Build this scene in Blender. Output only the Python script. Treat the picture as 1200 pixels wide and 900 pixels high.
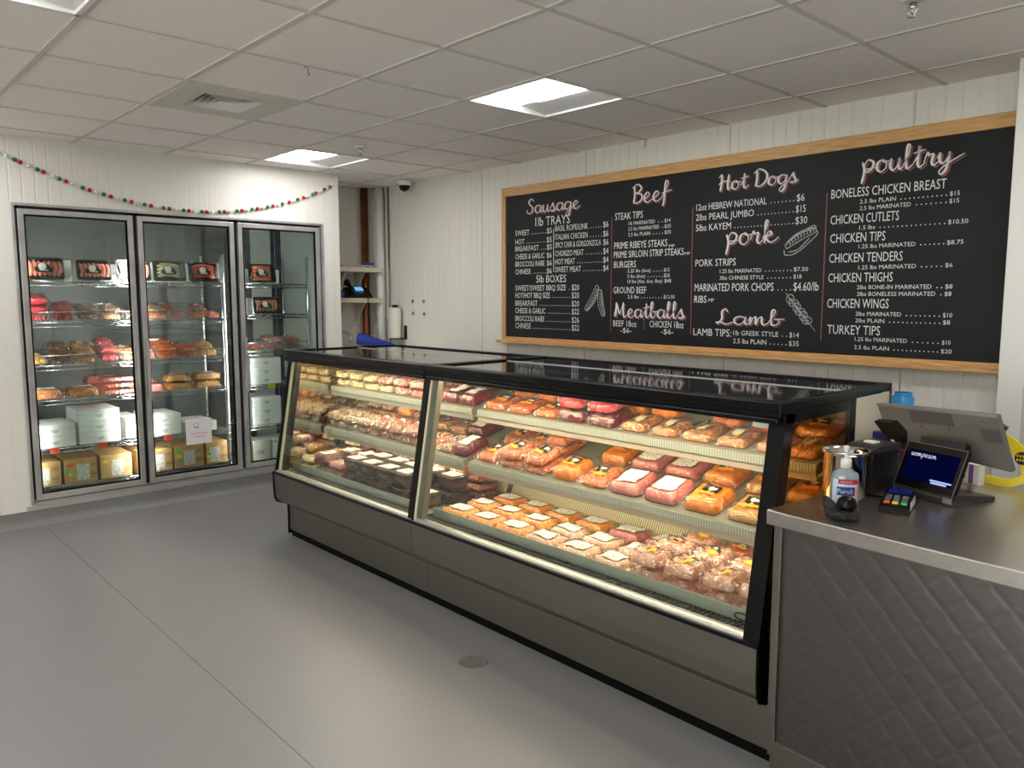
import bpy, bmesh, math, random
from mathutils import Vector, Matrix, noise
for o in list(bpy.data.objects): bpy.data.objects.remove(o)
SC = bpy.context.scene
COL = SC.collection
R = math.radians
rnd = random.Random(7)

# ------------------------------------------------------------------ camera, world, exposure
cam_d = bpy.data.cameras.new('camera')
cam = bpy.data.objects.new('camera', cam_d); COL.objects.link(cam)
cam_d.sensor_width = 36.0
cam_d.lens = 27.41
cam_d.clip_start = 0.05
YAW, PITCH = 2.39786, -0.111344
fw = Vector((math.cos(PITCH)*math.cos(YAW), math.cos(PITCH)*math.sin(YAW), math.sin(PITCH)))
rt = Vector((math.sin(YAW), -math.cos(YAW), 0)); up = rt.cross(fw)
M = Matrix((rt, up, -fw)).transposed().to_4x4()
M.translation = Vector((2.6963, -0.2571, 1.5581))
cam.matrix_world = M
SC.camera = cam
SC.view_settings.view_transform = 'Standard'
SC.view_settings.look = 'None'
SC.view_settings.gamma = 1
SC.view_settings.use_curve_mapping = False
SC.view_settings.exposure = 0.55
SC.cycles.use_denoising = True
SC.cycles.transparent_max_bounces = 40
SC.cycles.max_bounces = 10
SC.cycles.sample_clamp_indirect = 6.0
w = bpy.data.worlds.new('world'); SC.world = w; w.use_nodes = True
w.node_tree.nodes['Background'].inputs[0].default_value = (1, 0.955, 0.92, 1)
w.node_tree.nodes['Background'].inputs[1].default_value = 5.0
CEIL_LIGHT = 19.0       # ceiling fixtures
CASE_LIGHT = 4.4        # display-case lamps
COOLER_LIGHT = 82.0     # cooler door strips

# ------------------------------------------------------------------ materials
def lin(c):
    r = []
    for v in c:
        v /= 255.0
        r.append(v/12.92 if v <= 0.04045 else ((v+0.055)/1.055)**2.4)
    return (r[0], r[1], r[2], 1)
MATS = {}
def nodes(name):
    m = bpy.data.materials.new(name); m.use_nodes = True
    nt = m.node_tree
    for n in list(nt.nodes): nt.nodes.remove(n)
    out = nt.nodes.new('ShaderNodeOutputMaterial')
    MATS[name] = m
    return m, nt, out
def N(nt, t, **kw):
    n = nt.nodes.new(t)
    for k, v in kw.items(): setattr(n, k, v)
    return n
def pbsdf(nt, col=(128,128,128), rough=0.5, metal=0.0, spec=0.5):
    b = N(nt, 'ShaderNodeBsdfPrincipled')
    b.inputs['Base Color'].default_value = lin(col) if len(col) == 3 else col
    b.inputs['Roughness'].default_value = rough
    b.inputs['Metallic'].default_value = metal
    b.inputs['Specular IOR Level'].default_value = spec
    return b
def bump_from(nt, b, fac, strength, dist=0.002):
    bp = N(nt, 'ShaderNodeBump'); bp.inputs['Strength'].default_value = strength; bp.inputs['Distance'].default_value = dist
    nt.links.new(fac, bp.inputs['Height']); nt.links.new(bp.outputs[0], b.inputs['Normal'])
def mat(name, col, rough=0.5, metal=0.0, spec=0.5, noise_scale=0, noise_amt=0.0, col2=None, bump=0.0, stretch=None, detail=3, coat=0):
    """plain procedural surface: colour varied by object-space noise, optional bump"""
    m, nt, out = nodes(name)
    b = pbsdf(nt, col, rough, metal, spec)
    if coat: b.inputs['Coat Weight'].default_value = coat; b.inputs['Coat Roughness'].default_value = .08
    nt.links.new(b.outputs[0], out.inputs[0])
    if noise_scale:
        tc = N(nt, 'ShaderNodeTexCoord'); mp = N(nt, 'ShaderNodeMapping')
        if stretch: mp.inputs['Scale'].default_value = stretch
        nt.links.new(tc.outputs['Object'], mp.inputs[0])
        nz = N(nt, 'ShaderNodeTexNoise'); nz.inputs['Scale'].default_value = noise_scale; nz.inputs['Detail'].default_value = detail
        nt.links.new(mp.outputs[0], nz.inputs['Vector'])
        if col2 or noise_amt:
            c1 = lin(col); c2 = lin(col2) if col2 else tuple(x*(1-noise_amt) for x in c1[:3])+(1,)
            rp = N(nt, 'ShaderNodeValToRGB')
            rp.color_ramp.elements[0].position = 0.35; rp.color_ramp.elements[1].position = 0.65
            rp.color_ramp.elements[0].color = c1; rp.color_ramp.elements[1].color = c2
            nt.links.new(nz.outputs[0], rp.inputs[0]); nt.links.new(rp.outputs[0], b.inputs['Base Color'])
        if bump: bump_from(nt, b, nz.outputs[0], bump)
    return m
def emit(name, col, strength):
    m, nt, out = nodes(name)
    e = N(nt, 'ShaderNodeEmission'); e.inputs[0].default_value = lin(col); e.inputs[1].default_value = strength
    nt.links.new(e.outputs[0], out.inputs[0]); return m
def glass(name, tint=(250,255,252), refl=1.0, rough=0.0, base=0.0, bump=0, bscale=40, milk=0.0, f0=0.04, milk_col=(255,250,245)):
    """thin sheet: transparent with Schlick mirror reflection"""
    m, nt, out = nodes(name)
    t = N(nt, 'ShaderNodeBsdfTransparent'); t.inputs[0].default_value = lin(tint)
    g = N(nt, 'ShaderNodeBsdfGlossy'); g.inputs['Roughness'].default_value = rough
    lw = N(nt, 'ShaderNodeLayerWeight'); lw.inputs['Blend'].default_value = 0.5
    p = N(nt, 'ShaderNodeMath', operation='POWER'); p.inputs[1].default_value = 5.0
    nt.links.new(lw.outputs['Facing'], p.inputs[0])
    ma = N(nt, 'ShaderNodeMath', operation='MULTIPLY_ADD', use_clamp=True)
    ma.inputs[1].default_value = (1-f0)*refl; ma.inputs[2].default_value = f0*refl+base
    nt.links.new(p.outputs[0], ma.inputs[0])
    mx = N(nt, 'ShaderNodeMixShader')
    nt.links.new(ma.outputs[0], mx.inputs[0]); nt.links.new(t.outputs[0], mx.inputs[1]); nt.links.new(g.outputs[0], mx.inputs[2])
    last = mx
    if milk:
        d = N(nt, 'ShaderNodeBsdfDiffuse'); d.inputs[0].default_value = lin(milk_col)
        m2 = N(nt, 'ShaderNodeMixShader'); m2.inputs[0].default_value = milk
        nt.links.new(mx.outputs[0], m2.inputs[1]); nt.links.new(d.outputs[0], m2.inputs[2]); last = m2
    if bump:
        tc = N(nt, 'ShaderNodeTexCoord'); nz = N(nt, 'ShaderNodeTexNoise'); nz.inputs['Scale'].default_value = bscale; nz.inputs['Detail'].default_value = 2
        nz.inputs['Distortion'].default_value = 1.0
        nt.links.new(tc.outputs['Object'], nz.inputs['Vector'])
        bp = N(nt, 'ShaderNodeBump'); bp.inputs['Strength'].default_value = bump; bp.inputs['Distance'].default_value = 0.01
        nt.links.new(nz.outputs[0], bp.inputs['Height']); nt.links.new(bp.outputs[0], g.inputs['Normal']); nt.links.new(bp.outputs[0], lw.inputs['Normal'])
    nt.links.new(last.outputs[0], out.inputs[0]); return m

def panel_wall(name, col, axis, period, rough=0.45, bs=0.5):
    """painted insulated panel with fine vertical grooves"""
    m, nt, out = nodes(name)
    b = pbsdf(nt, col, rough); nt.links.new(b.outputs[0], out.inputs[0])
    tc = N(nt, 'ShaderNodeTexCoord'); sp = N(nt, 'ShaderNodeSeparateXYZ'); nt.links.new(tc.outputs['Object'], sp.inputs[0])
    d = N(nt, 'ShaderNodeMath', operation='DIVIDE'); d.inputs[1].default_value = period
    nt.links.new(sp.outputs[axis], d.inputs[0])
    fr = N(nt, 'ShaderNodeMath', operation='FRACT'); nt.links.new(d.outputs[0], fr.inputs[0])
    mr = N(nt, 'ShaderNodeMapRange', interpolation_type='SMOOTHSTEP')
    mr.inputs['From Min'].default_value = 0.0; mr.inputs['From Max'].default_value = 0.12
    pp = N(nt, 'ShaderNodeMath', operation='PINGPONG'); pp.inputs[1].default_value = 0.5
    nt.links.new(fr.outputs[0], pp.inputs[0]); nt.links.new(pp.outputs[0], mr.inputs['Value'])
    nz = N(nt, 'ShaderNodeTexNoise'); nz.inputs['Scale'].default_value = 60
    mp = N(nt, 'ShaderNodeMapping'); mp.inputs['Scale'].default_value = (1, 1, 0.15)
    nt.links.new(tc.outputs['Object'], mp.inputs[0]); nt.links.new(mp.outputs[0], nz.inputs['Vector'])
    ad = N(nt, 'ShaderNodeMath', operation='MULTIPLY_ADD'); ad.inputs[1].default_value = 0.25
    nt.links.new(nz.outputs[0], ad.inputs[0]); nt.links.new(mr.outputs[0], ad.inputs[2])
    bump_from(nt, b, ad.outputs[0], bs, 0.0025)
    return m

M_wall = panel_wall('white_panel_paint', (224,221,213), 1, 0.0762)
M_wallx = panel_wall('white_panel_paint_back', (226,223,213), 0, 0.0762, bs=1.0)
M_ceil = mat('ceiling_tile_board', (244,238,233), .9, noise_scale=90, noise_amt=.03)
M_tbar = mat('ceiling_bar_paint', (212,206,200), .8, 0, .1)
M_cove = mat('grey_cove_vinyl', (120,119,119), .45)
def floor_mat():
    m, nt, out = nodes('grey_speckled_vinyl')
    b = pbsdf(nt, (140,139,138), .36, 0, .45); nt.links.new(b.outputs[0], out.inputs[0])
    tc = N(nt, 'ShaderNodeTexCoord')
    nz = N(nt, 'ShaderNodeTexNoise'); nz.inputs['Scale'].default_value = 260; nz.inputs['Detail'].default_value = 2
    nt.links.new(tc.outputs['Object'], nz.inputs['Vector'])
    rp = N(nt, 'ShaderNodeValToRGB'); e = rp.color_ramp.elements
    e[0].position = .3; e[0].color = lin((113,111,113)); e[1].position = .72; e[1].color = lin((140,138,140))
    nt.links.new(nz.outputs[0], rp.inputs[0])
    n2 = N(nt, 'ShaderNodeTexNoise'); n2.inputs['Scale'].default_value = 1.3; nt.links.new(tc.outputs['Object'], n2.inputs['Vector'])
    mr = N(nt, 'ShaderNodeMapRange'); mr.inputs['To Min'].default_value = .30; mr.inputs['To Max'].default_value = .44
    nt.links.new(n2.outputs[0], mr.inputs[0]); nt.links.new(mr.outputs[0], b.inputs['Roughness'])
    nt.links.new(rp.outputs[0], b.inputs['Base Color']); bump_from(nt, b, nz.outputs[0], .12, .001)
    return m
M_floor = floor_mat()
M_steel = mat('brushed_steel', (140,136,128), .36, 1.0, noise_scale=30, noise_amt=.10, stretch=(1,30,30), bump=.03)
M_steeltop = mat('brushed_steel_counter', (200,194,186), .29, 1.0, noise_scale=25, noise_amt=.10, stretch=(1,40,1), bump=.03)
M_steelf = mat('steel_door_frame', (186,184,182), .34, .45, noise_scale=6, noise_amt=.25)
M_chrome = mat('chrome', (215,217,220), .12, 1.0)
M_wire = mat('zinc_wire', (176,178,180), .24, 1.0)
M_alu = mat('pale_aluminium', (196,196,192), .35, .6)
M_black = mat('black_plastic', (18,18,19), .38, 0, .4)
M_blackgloss = mat('black_anodised', (8,8,9), .3, 0, .22)
M_rubber = mat('black_rubber', (9,9,9), .6, 0, .08)
M_white = mat('white_plastic', (232,232,228), .35)
M_cream = mat('cream_enamel', (222,212,186), .4)
M_greylip = mat('grey_shelf_metal', (150,150,142), .4, .3)
M_oak = mat('oak_wood', (214,170,112), .45, noise_scale=9, col2=(186,138,82), stretch=(1,8,18), bump=.05)
M_oakv = mat('oak_wood_upright', (214,170,112), .45, noise_scale=9, col2=(186,138,82), stretch=(18,8,1), bump=.05)
M_chalk = mat('chalkboard_black', (30,31,33), .55, 0, .25, noise_scale=3, col2=(26,27,29))
M_letter = mat('white_chalk_paint', (226,226,224), .8)
M_letterdim = mat('soft_chalk', (190,190,188), .9, noise_scale=120, noise_amt=.5)
M_pinkshadow = mat('rust_chalk', (142,92,86), .8)
M_glass = glass('clear_pane', (246,251,248))
M_doorglass = glass('cooler_pane', (240,245,242))
M_endglass = glass('tinted_end_glass', (226,206,168), .8)
M_film = glass('cling_film', (254,254,253), 1.9, .06, .03, bump=1.8, bscale=38, milk=.012)
M_filmsoft = glass('shrink_film', (254,254,253), 1.4, .07, .012, bump=1.0, bscale=26)
def top_glass():
    m, nt, out = nodes('dark_top_glass')
    b = pbsdf(nt, (40,40,39), .05, 0, 1.0); b.inputs['IOR'].default_value = 2.0
    nt.links.new(b.outputs[0], out.inputs[0]); return m
M_top = top_glass()
M_lens = emit('lamp_lens', (252,250,250), CEIL_LIGHT)
M_caselamp = emit('case_lamp', (255,228,186), CASE_LIGHT*4)
M_canopy = emit('canopy_lamp', (255,232,196), CASE_LIGHT*7)
M_led = emit('cooler_led', (252,250,244), COOLER_LIGHT)
M_screen = None

# ------------------------------------------------------------------ mesh helpers
def box(bm, x0, x1, y0, y1, z0, z1, mi=0, bev=0.0, seg=2, mx=None):
    vs = [bm.verts.new((x, y, z)) for x in (x0, x1) for y in (y0, y1) for z in (z0, z1)]
    idx = [(0,1,3,2), (4,6,7,5), (0,4,5,1), (2,3,7,6), (0,2,6,4), (1,5,7,3)]
    fs = [bm.faces.new([vs[i] for i in f]) for f in idx]
    for f in fs: f.material_index = mi
    allv = list(vs)
    if bev > 0:
        es = list({e for f in fs for e in f.edges})
        r = bmesh.ops.bevel(bm, geom=es, offset=bev, segments=seg, affect='EDGES', profile=.5)
        for f in r['faces']: f.material_index = mi
        allv = list({v for f in r['faces'] for v in f.verts} | {v for v in vs if v.is_valid})
    if mx is not None:
        bmesh.ops.transform(bm, matrix=mx, verts=[v for v in allv if v.is_valid])
def tube(bm, pts, r, seg=8, mi=0, cap=True, closed=False):
    pts = [Vector(p) for p in pts]; n = len(pts); rings = []
    rr = r if isinstance(r, (list, tuple)) else [r]*n
    ref = None
    for i, p in enumerate(pts):
        a = pts[(i-1) % n] if (i > 0 or closed) else p
        b = pts[(i+1) % n] if (i < n-1 or closed) else p
        t = (b-a).normalized()
        if ref is None: ref = t.orthogonal().normalized()
        u = (ref - t*ref.dot(t)); u = u.normalized() if u.length > 1e-6 else t.orthogonal().normalized(); ref = u
        v = t.cross(u)
        rings.append([bm.verts.new(p + (u*math.cos(2*math.pi*k/seg) + v*math.sin(2*math.pi*k/seg))*rr[i]) for k in range(seg)])
    m = n if closed else n-1
    for i in range(m):
        A, B = rings[i], rings[(i+1) % n]
        for k in range(seg):
            f = bm.faces.new((A[k], A[(k+1) % seg], B[(k+1) % seg], B[k])); f.material_index = mi; f.smooth = True
    if cap and not closed:
        f = bm.faces.new(rings[0][::-1]); f.material_index = mi
        f = bm.faces.new(rings[-1]); f.material_index = mi
def lathe(bm, prof, seg=24, c=(0,0,0), mi=0, axis='z'):
    rings = []
    for r, z in prof:
        ring = []
        for k in range(seg):
            a = 2*math.pi*k/seg; x, y = r*math.cos(a), r*math.sin(a)
            p = {'z': (x, y, z), 'x': (z, x, y), 'y': (y, z, x)}[axis]
            ring.append(bm.verts.new(Vector(c)+Vector(p)))
        rings.append(ring)
    for A, B in zip(rings, rings[1:]):
        for k in range(seg):
            f = bm.faces.new((A[k], A[(k+1) % seg], B[(k+1) % seg], B[k])); f.material_index = mi; f.smooth = True
    if prof[0][0] > 1e-5: bm.faces.new(rings[0][::-1]).material_index = mi
    if prof[-1][0] > 1e-5: bm.faces.new(rings[-1]).material_index = mi
def prism_x(bm, prof, x0, x1, mi=0):
    """profile of (y, z) points run along x"""
    a = [bm.verts.new((x0, y, z)) for y, z in prof]; b = [bm.verts.new((x1, y, z)) for y, z in prof]
    n = len(prof)
    for i in range(n):
        bm.faces.new((a[i], a[(i+1) % n], b[(i+1) % n], b[i])).material_index = mi
    bm.faces.new(a[::-1]).material_index = mi; bm.faces.new(b).material_index = mi
def extrude_poly(bm, pts, d, mi=0):
    """closed polygon of 3-D points thickened by vector d"""
    a = [bm.verts.new(p) for p in pts]; b = [bm.verts.new(Vector(p)+Vector(d)) for p in pts]; n = len(pts)
    for i in range(n): bm.faces.new((a[i], a[(i+1) % n], b[(i+1) % n], b[i])).material_index = mi
    bm.faces.new(a[::-1]).material_index = mi; bm.faces.new(b).material_index = mi
def BM(): return bmesh.new()
def link(name, bm, mats, parent=None, smooth=False, fixn=True):
    if fixn: bmesh.ops.recalc_face_normals(bm, faces=bm.faces)
    me = bpy.data.meshes.new(name); bm.to_mesh(me); bm.free()
    for m in (mats if isinstance(mats, (list, tuple)) else [mats]): me.materials.append(m)
    if smooth:
        for p in me.polygons: p.use_smooth = True
    o = bpy.data.objects.new(name, me); COL.objects.link(o)
    if parent: o.parent = parent
    return o
def tag(o, label, cat, group=None):
    o['label'] = label; o['category'] = cat
    if group: o['group'] = group
    return o
def thing(name, label, cat, loc=(0,0,0), rot=(0,0,0), group=None):
    o = bpy.data.objects.new(name, None); COL.objects.link(o); o.empty_display_size = .05
    o.location = loc; o.rotation_euler = rot
    return tag(o, label, cat, group)
def struct(name, bm, mats, parent=None, smooth=False):
    o = link(name, bm, mats, parent, smooth)
    if parent is None: o['kind'] = 'structure'
    return o
def dup(src, loc, rot, label, group=None):
    c = src.copy(); COL.objects.link(c); c.location = loc; c.rotation_euler = rot; c['label'] = label
    if group: c['group'] = group
    for ch in list(src.children):
        d = ch.copy(); COL.objects.link(d); d.parent = c
        for g in list(ch.children):
            e = g.copy(); COL.objects.link(e); e.parent = d
    return c
_cap = {}
def text_bm(bm, s, x, z, wd, cap, place, thick=0.0006, mi=0):
    """lettering: string s fitted to width wd and capital height cap; place(u, v, d) gives the 3-D point"""
    if 'cap' not in _cap:
        c = bpy.data.curves.new('t', 'FONT'); c.body = 'H'; o = bpy.data.objects.new('t', c)
        me = o.to_mesh(); ys = [v.co.y for v in me.vertices]; _cap['cap'] = max(ys)-min(ys); o.to_mesh_clear()
        bpy.data.objects.remove(o); bpy.data.curves.remove(c)
    c = bpy.data.curves.new('t', 'FONT'); c.body = s; c.resolution_u = 2; c.extrude = 0.0
    o = bpy.data.objects.new('t', c); me = o.to_mesh()
    xs = [v.co.x for v in me.vertices]; x0, x1 = min(xs), max(xs)
    sx = wd/max(1e-6, x1-x0); sy = cap/_cap['cap']
    vs = [bm.verts.new(place(x+(v.co.x-x0)*sx, z+v.co.y*sy, thick)) for v in me.vertices]
    for p in me.polygons:
        try: bm.faces.new([vs[i] for i in p.vertices]).material_index = mi
        except ValueError: pass
    o.to_mesh_clear(); bpy.data.objects.remove(o); bpy.data.curves.remove(c)
# ------------------------------------------------------------------ room shell
T = 0.61; CH = 2.59; XL, XR, YB, YF = -3.31, 4.4, 4.0, -3.4
ALX = -3.93; ALY = 3.253
bm = BM(); box(bm, -4.2, XR, YF, YB+.1, -.1, 0); floor = struct('floor', bm, M_floor)
bm = BM(); box(bm, -3.25, 2.6, .906, .910, -.001, .0005); s = link('floor_seam', bm, mat('seam_weld', (92,91,91), .5), floor)
CELLS_L = [(-1, 0), (-1, 4), (-5, 4), (3, 4), (3, 0), (-1, -4), (3, -4), (-5, 0), (-5, -4)]  # seen lights first, then unseen ones added to brighten the room
VENT = (-3, 2)
bm = BM()
def cell(k, j): 
    x0, x1, y0, y1 = k*T, (k+1)*T, j*T, min((j+1)*T, YB)
    vs = [bm.verts.new(p) for p in ((x0,y0,CH+.005), (x0,y1,CH+.005), (x1,y1,CH+.005), (x1,y0,CH+.005))]
    bm.faces.new(vs)
for k in range(-7, 8):
    for j in range(-6, 7):
        if (k, j) in CELLS_L or (k, j) == VENT: continue
        cell(k, j)
ceil = struct('ceiling', bm, M_ceil)
bm = BM(); box(bm, -4.1, XR+.1, YF-.1, YB+.1, CH+.12, CH+.16); link('light_block_slab', bm, M_tbar, ceil)  # unseen slab added to stop sky light leaking in above the tiles
bm = BM()
for k in range(-6, 8): box(bm, k*T-.011, k*T+.011, YF, YB, CH, CH+.012)
for j in range(-5, 7): box(bm, -3.93, XR, j*T-.012, j*T+.012, CH-.0005, CH+.0115)
link('ceiling_grid', bm, M_tbar, ceil)
# cooler front wall with the three-door opening
OY0, OY1, OZ0, OZ1 = .84, 3.095, .15, 2.17
bm = BM()
PB = .115
box(bm, XL-.1, XL, YF, OY0, PB, CH+.12); box(bm, XL-.1, XL, OY1, ALY, PB, CH+.12)
box(bm, XL-.1, XL, OY0, OY1, OZ1, CH+.12); box(bm, XL-.1, XL, OY0, OY1, PB, OZ0)
wl = struct('wall_left', bm, M_wall)
bm = BM(); box(bm, XL-.002, XL+.0015, .655, .66, PB, CH); box(bm, XL, XL+.003, OY0-.03, OY1+.03, PB, OZ0-.005)
link('panel_seam', bm, M_alu, wl)
bm = BM(); box(bm, ALX-.1, ALX, ALY-.1, YB, 0, CH+.12); struct('wall_alcove', bm, M_wall)
bm = BM(); box(bm, ALX, XL-.1, ALY-.1, ALY, 0, CH+.12); struct('wall_alcove_side', bm, M_wallx)
bm = BM(); box(bm, ALX-.1, XR, YB, YB+.1, 0, CH+.12); wb = struct('wall_back', bm, M_wallx)
bm = BM()
for x in (-2.3, -1.15, .02, 1.08): box(bm, x-.004, x+.004, YB-.0015, YB, 0, CH)
link('panel_seam', bm, M_alu, wb)
bm = BM(); box(bm, XR, XR+.1, YF, YB, 0, CH+.12); struct('wall_right', bm, M_wall)
WX0, WX1, WZ0, WZ1 = .2, 3.9, .35, 2.25
bm = BM(); box(bm, -4.0, WX0, YF-.1, YF, 0, CH+.12); box(bm, WX1, XR, YF-.1, YF, 0, CH+.12); box(bm, WX0, WX1, YF-.1, YF, 0, WZ0); box(bm, WX0, WX1, YF-.1, YF, WZ1, CH+.12); struct('wall_front', bm, M_wallx)
bm = BM()
for a in ((WX0,WX0+.06,WZ0,WZ1), (WX1-.06,WX1,WZ0,WZ1), (WX0,WX1,WZ0,WZ0+.06), (WX0,WX1,WZ1-.06,WZ1), (2.02,2.08,WZ0,WZ1)): box(bm, a[0], a[1], YF-.09, YF+.01, a[2], a[3])
wn = struct('added_window_1', bm, M_alu)  # unseen window, added so sky light fills the walls and ceiling
bm = BM(); box(bm, WX0+.06, WX1-.06, YF-.05, YF-.044, WZ0+.06, WZ1-.06); link('added_window_pane', bm, M_glass, wn)
bm = BM(); box(bm, 1.597, 1.70, 3.755, YB, 0, CH, bev=.003); struct('trim_1', bm, mat('white_post_paint', (226,224,218), .4))
# cove of turned-up vinyl under the cooler
bm = BM()
prof = [(XL-.06, 0.0)] + [(XL+.055-.055*math.sin(a)+0, .055-.055*math.cos(a)) for a in [0, .3, .6, .9, 1.2, 1.5708]] + [(XL-.002, PB), (XL-.06, PB)]
a_ = [bm.verts.new((x, YF, z)) for x, z in prof]; b_ = [bm.verts.new((x, ALY, z)) for x, z in prof]
for i in range(len(prof)):
    k = (i+1) % len(prof); f = bm.faces.new((a_[i], a_[k], b_[k], b_[i])); f.smooth = 1 < i < 6
struct('baseboard_left', bm, M_cove)
# cooler room behind the doors
IX = -4.75
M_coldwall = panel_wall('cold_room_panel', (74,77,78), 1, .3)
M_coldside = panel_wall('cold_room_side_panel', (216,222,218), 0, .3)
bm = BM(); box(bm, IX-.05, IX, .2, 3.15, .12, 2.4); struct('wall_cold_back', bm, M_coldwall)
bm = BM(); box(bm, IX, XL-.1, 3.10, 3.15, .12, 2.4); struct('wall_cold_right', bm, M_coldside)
bm = BM(); box(bm, IX, XL-.1, .2, .25, .12, 2.4); struct('wall_cold_left', bm, M_coldside)
bm = BM(); box(bm, IX-.05, XL-.1, .2, 3.15, 2.35, 2.4); struct('ceiling_cold', bm, M_coldside)
bm = BM(); box(bm, IX-.05, XL-.1, .2, 3.15, .10, .135); struct('floor_cold', bm, M_steel)

# ceiling fixtures
def ceiling_light(k, j, label, group=None):
    x0, y0 = k*T, j*T
    t = thing('ceiling_light', label, 'light', (x0+T/2, y0+T/2, CH), group='square ceiling lights')
    h = T/2; bm = BM()
    for a in ((-h,-h+.022,-h,h), (h-.022,h,-h,h), (-h,h,-h,-h+.022), (-h,h,h-.022,h)): box(bm, a[0], a[1], a[2], a[3], -.003, .012, bev=.002)
    link('frame', bm, M_white, t)
    bm = BM(); z0, z1 = .012, .075
    for f in (((-h,-h,z0),(-h,h,z0),(-h,h,z1),(-h,-h,z1)), ((h,-h,z0),(h,h,z0),(h,h,z1),(h,-h,z1)), ((-h,-h,z0),(h,-h,z0),(h,-h,z1),(-h,-h,z1)), ((-h,h,z0),(h,h,z0),(h,h,z1),(-h,h,z1)), ((-h,-h,z1),(h,-h,z1),(h,h,z1),(-h,h,z1))):
        bm.faces.new([bm.verts.new(p) for p in f])
    link('housing', bm, M_white, t)
    # flat lens with one rounded end beside a plain reflector plate
    bm = BM(); pts = []
    lx0, lx1, ly0, ly1, rr = -h+.12, h-.022, -h+.022, .075, .12
    for cx, cy, a0 in ((lx1-.01, ly0+.01, 270), (lx1-.01, ly1-.01, 0), (lx0+rr, ly1-rr, 90), (lx0+rr, ly0+rr, 180)):
        r_ = .01 if cx > 0 else rr
        for q in range(6):
            a = R(a0+q*18); pts.append((cx+r_*math.cos(a), cy+r_*math.sin(a), .02))
    extrude_poly(bm, pts, (0,0,.006)); link('lens', bm, M_lens, t)
    bm = BM(); extrude_poly(bm, [(-h+.024, .08, .03), (h-.024, .08, .03), (h-.024, h-.024, .008), (-h+.024, h-.024, .008)], (0,0,.006))
    link('reflector', bm, mat('lamp_reflector', (240,240,238), .5) if 'lamp_reflector' not in MATS else MATS['lamp_reflector'], t)
    return t
lab = {(-1,0): 'square ceiling light cut off at the top left corner', (-1,4): 'lit square ceiling light above the long meat case, nearest the menu board',
       (-5,4): 'lit square ceiling light above the corner near the glass-door cooler'}
for k, j in CELLS_L: ceiling_light(k, j, lab.get((k, j), 'unseen square ceiling light added beyond the edge of the picture'))
t = thing('air_vent', 'white square ceiling air vent with a louvred centre above the cooler', 'air vent', (VENT[0]*T+T/2, VENT[1]*T+T/2, CH))
h = T/2-.012; bm = BM()
for a in ((-h,-.155,-h,h), (.155,h,-h,h), (-.155,.155,-h,-.155), (-.155,.155,.155,h)): box(bm, *a, -.006, .004)
link('plate', bm, mat('vent_paint', (206,204,192), .45), t)
bm = BM(); box(bm, -.155, .155, -.155, .155, .05, .055); link('duct', bm, M_rubber, t)
for i in range(5):
    a = .152-i*.029; bm = BM()
    for q in range(4):
        m = Matrix.Rotation(q*math.pi/2, 4, 'Z')
        extrude_poly(bm, [m @ Vector(p) for p in ((-a,-a,-.004), (a,-a,-.004), (a-.02,-a+.02,.022), (-a+.02,-a+.02,.022))], m @ Vector((0,.002,.002)))
    link('louvre', bm, M_white, t)
def sprinkler(x, y, label):
    t = thing('sprinkler_head', label, 'sprinkler', (x, y, CH), group='fire sprinklers')
    bm = BM(); lathe(bm, [(.001, .005), (.042, .004), (.04, -.006), (.018, -.012), (.018, .0)], 20); link('escutcheon', bm, M_white, t)
    bm = BM(); lathe(bm, [(.01, -.01), (.01, -.03), (.006, -.032), (.004, -.05)], 10)
    tube(bm, [(-.012,0,-.02), (-.016,0,-.035), (-.004,0,-.055)], .0025, 6); tube(bm, [(.012,0,-.02), (.016,0,-.035), (.004,0,-.055)], .0025, 6)
    link('frame', bm, M_chrome, t)
    bm = BM(); lathe(bm, [(.001, -.054), (.016, -.056), (.016, -.059), (.001, -.06)], 14); link('deflector', bm, M_chrome, t)
sprinkler(-2.098, 2.724, 'ceiling sprinkler right behind the light near the cooler corner')
sprinkler(1.542, 2.71, 'ceiling sprinkler above the menu board, top right')
bm = BM(); tube(bm, [(-.02,0,0), (0,0,-.004), (.012,0,-.012), (.013,0,-.035), (.022,0,-.045), (.03,0,-.036)], .002, 6)
o = tag(link('ceiling_hook', bm, M_steel), 'small wire hook hanging from the ceiling grid left of the middle light', 'hook'); o.location = (-.612, 1.53, CH)
bm = BM(); box(bm, -.01, .01, -.03, 0, -.004, 0); box(bm, -.01, .01, -.032, -.028, -.045, 0); tube(bm, [(0,-.03,-.03), (0,-.04,-.045), (0,-.03,-.052)], .002, 6)
o = tag(link('wall_hook', bm, M_white), 'small white clip at the ceiling edge above the menu board', 'hook'); o.location = (-.62, 4.0, CH)
t = thing('security_camera', 'white dome security camera on the ceiling in the back corner', 'camera', (-3.2, 3.86, CH))
bm = BM(); lathe(bm, [(.001,0), (.062,0), (.064,-.01), (.06,-.035), (.05,-.045)], 28); link('housing', bm, M_white, t)
bm = BM(); lathe(bm, [(.05,-.043), (.048,-.06), (.036,-.082), (.016,-.094), (.001,-.096)], 24); link('dome', bm, M_blackgloss, t)

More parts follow.
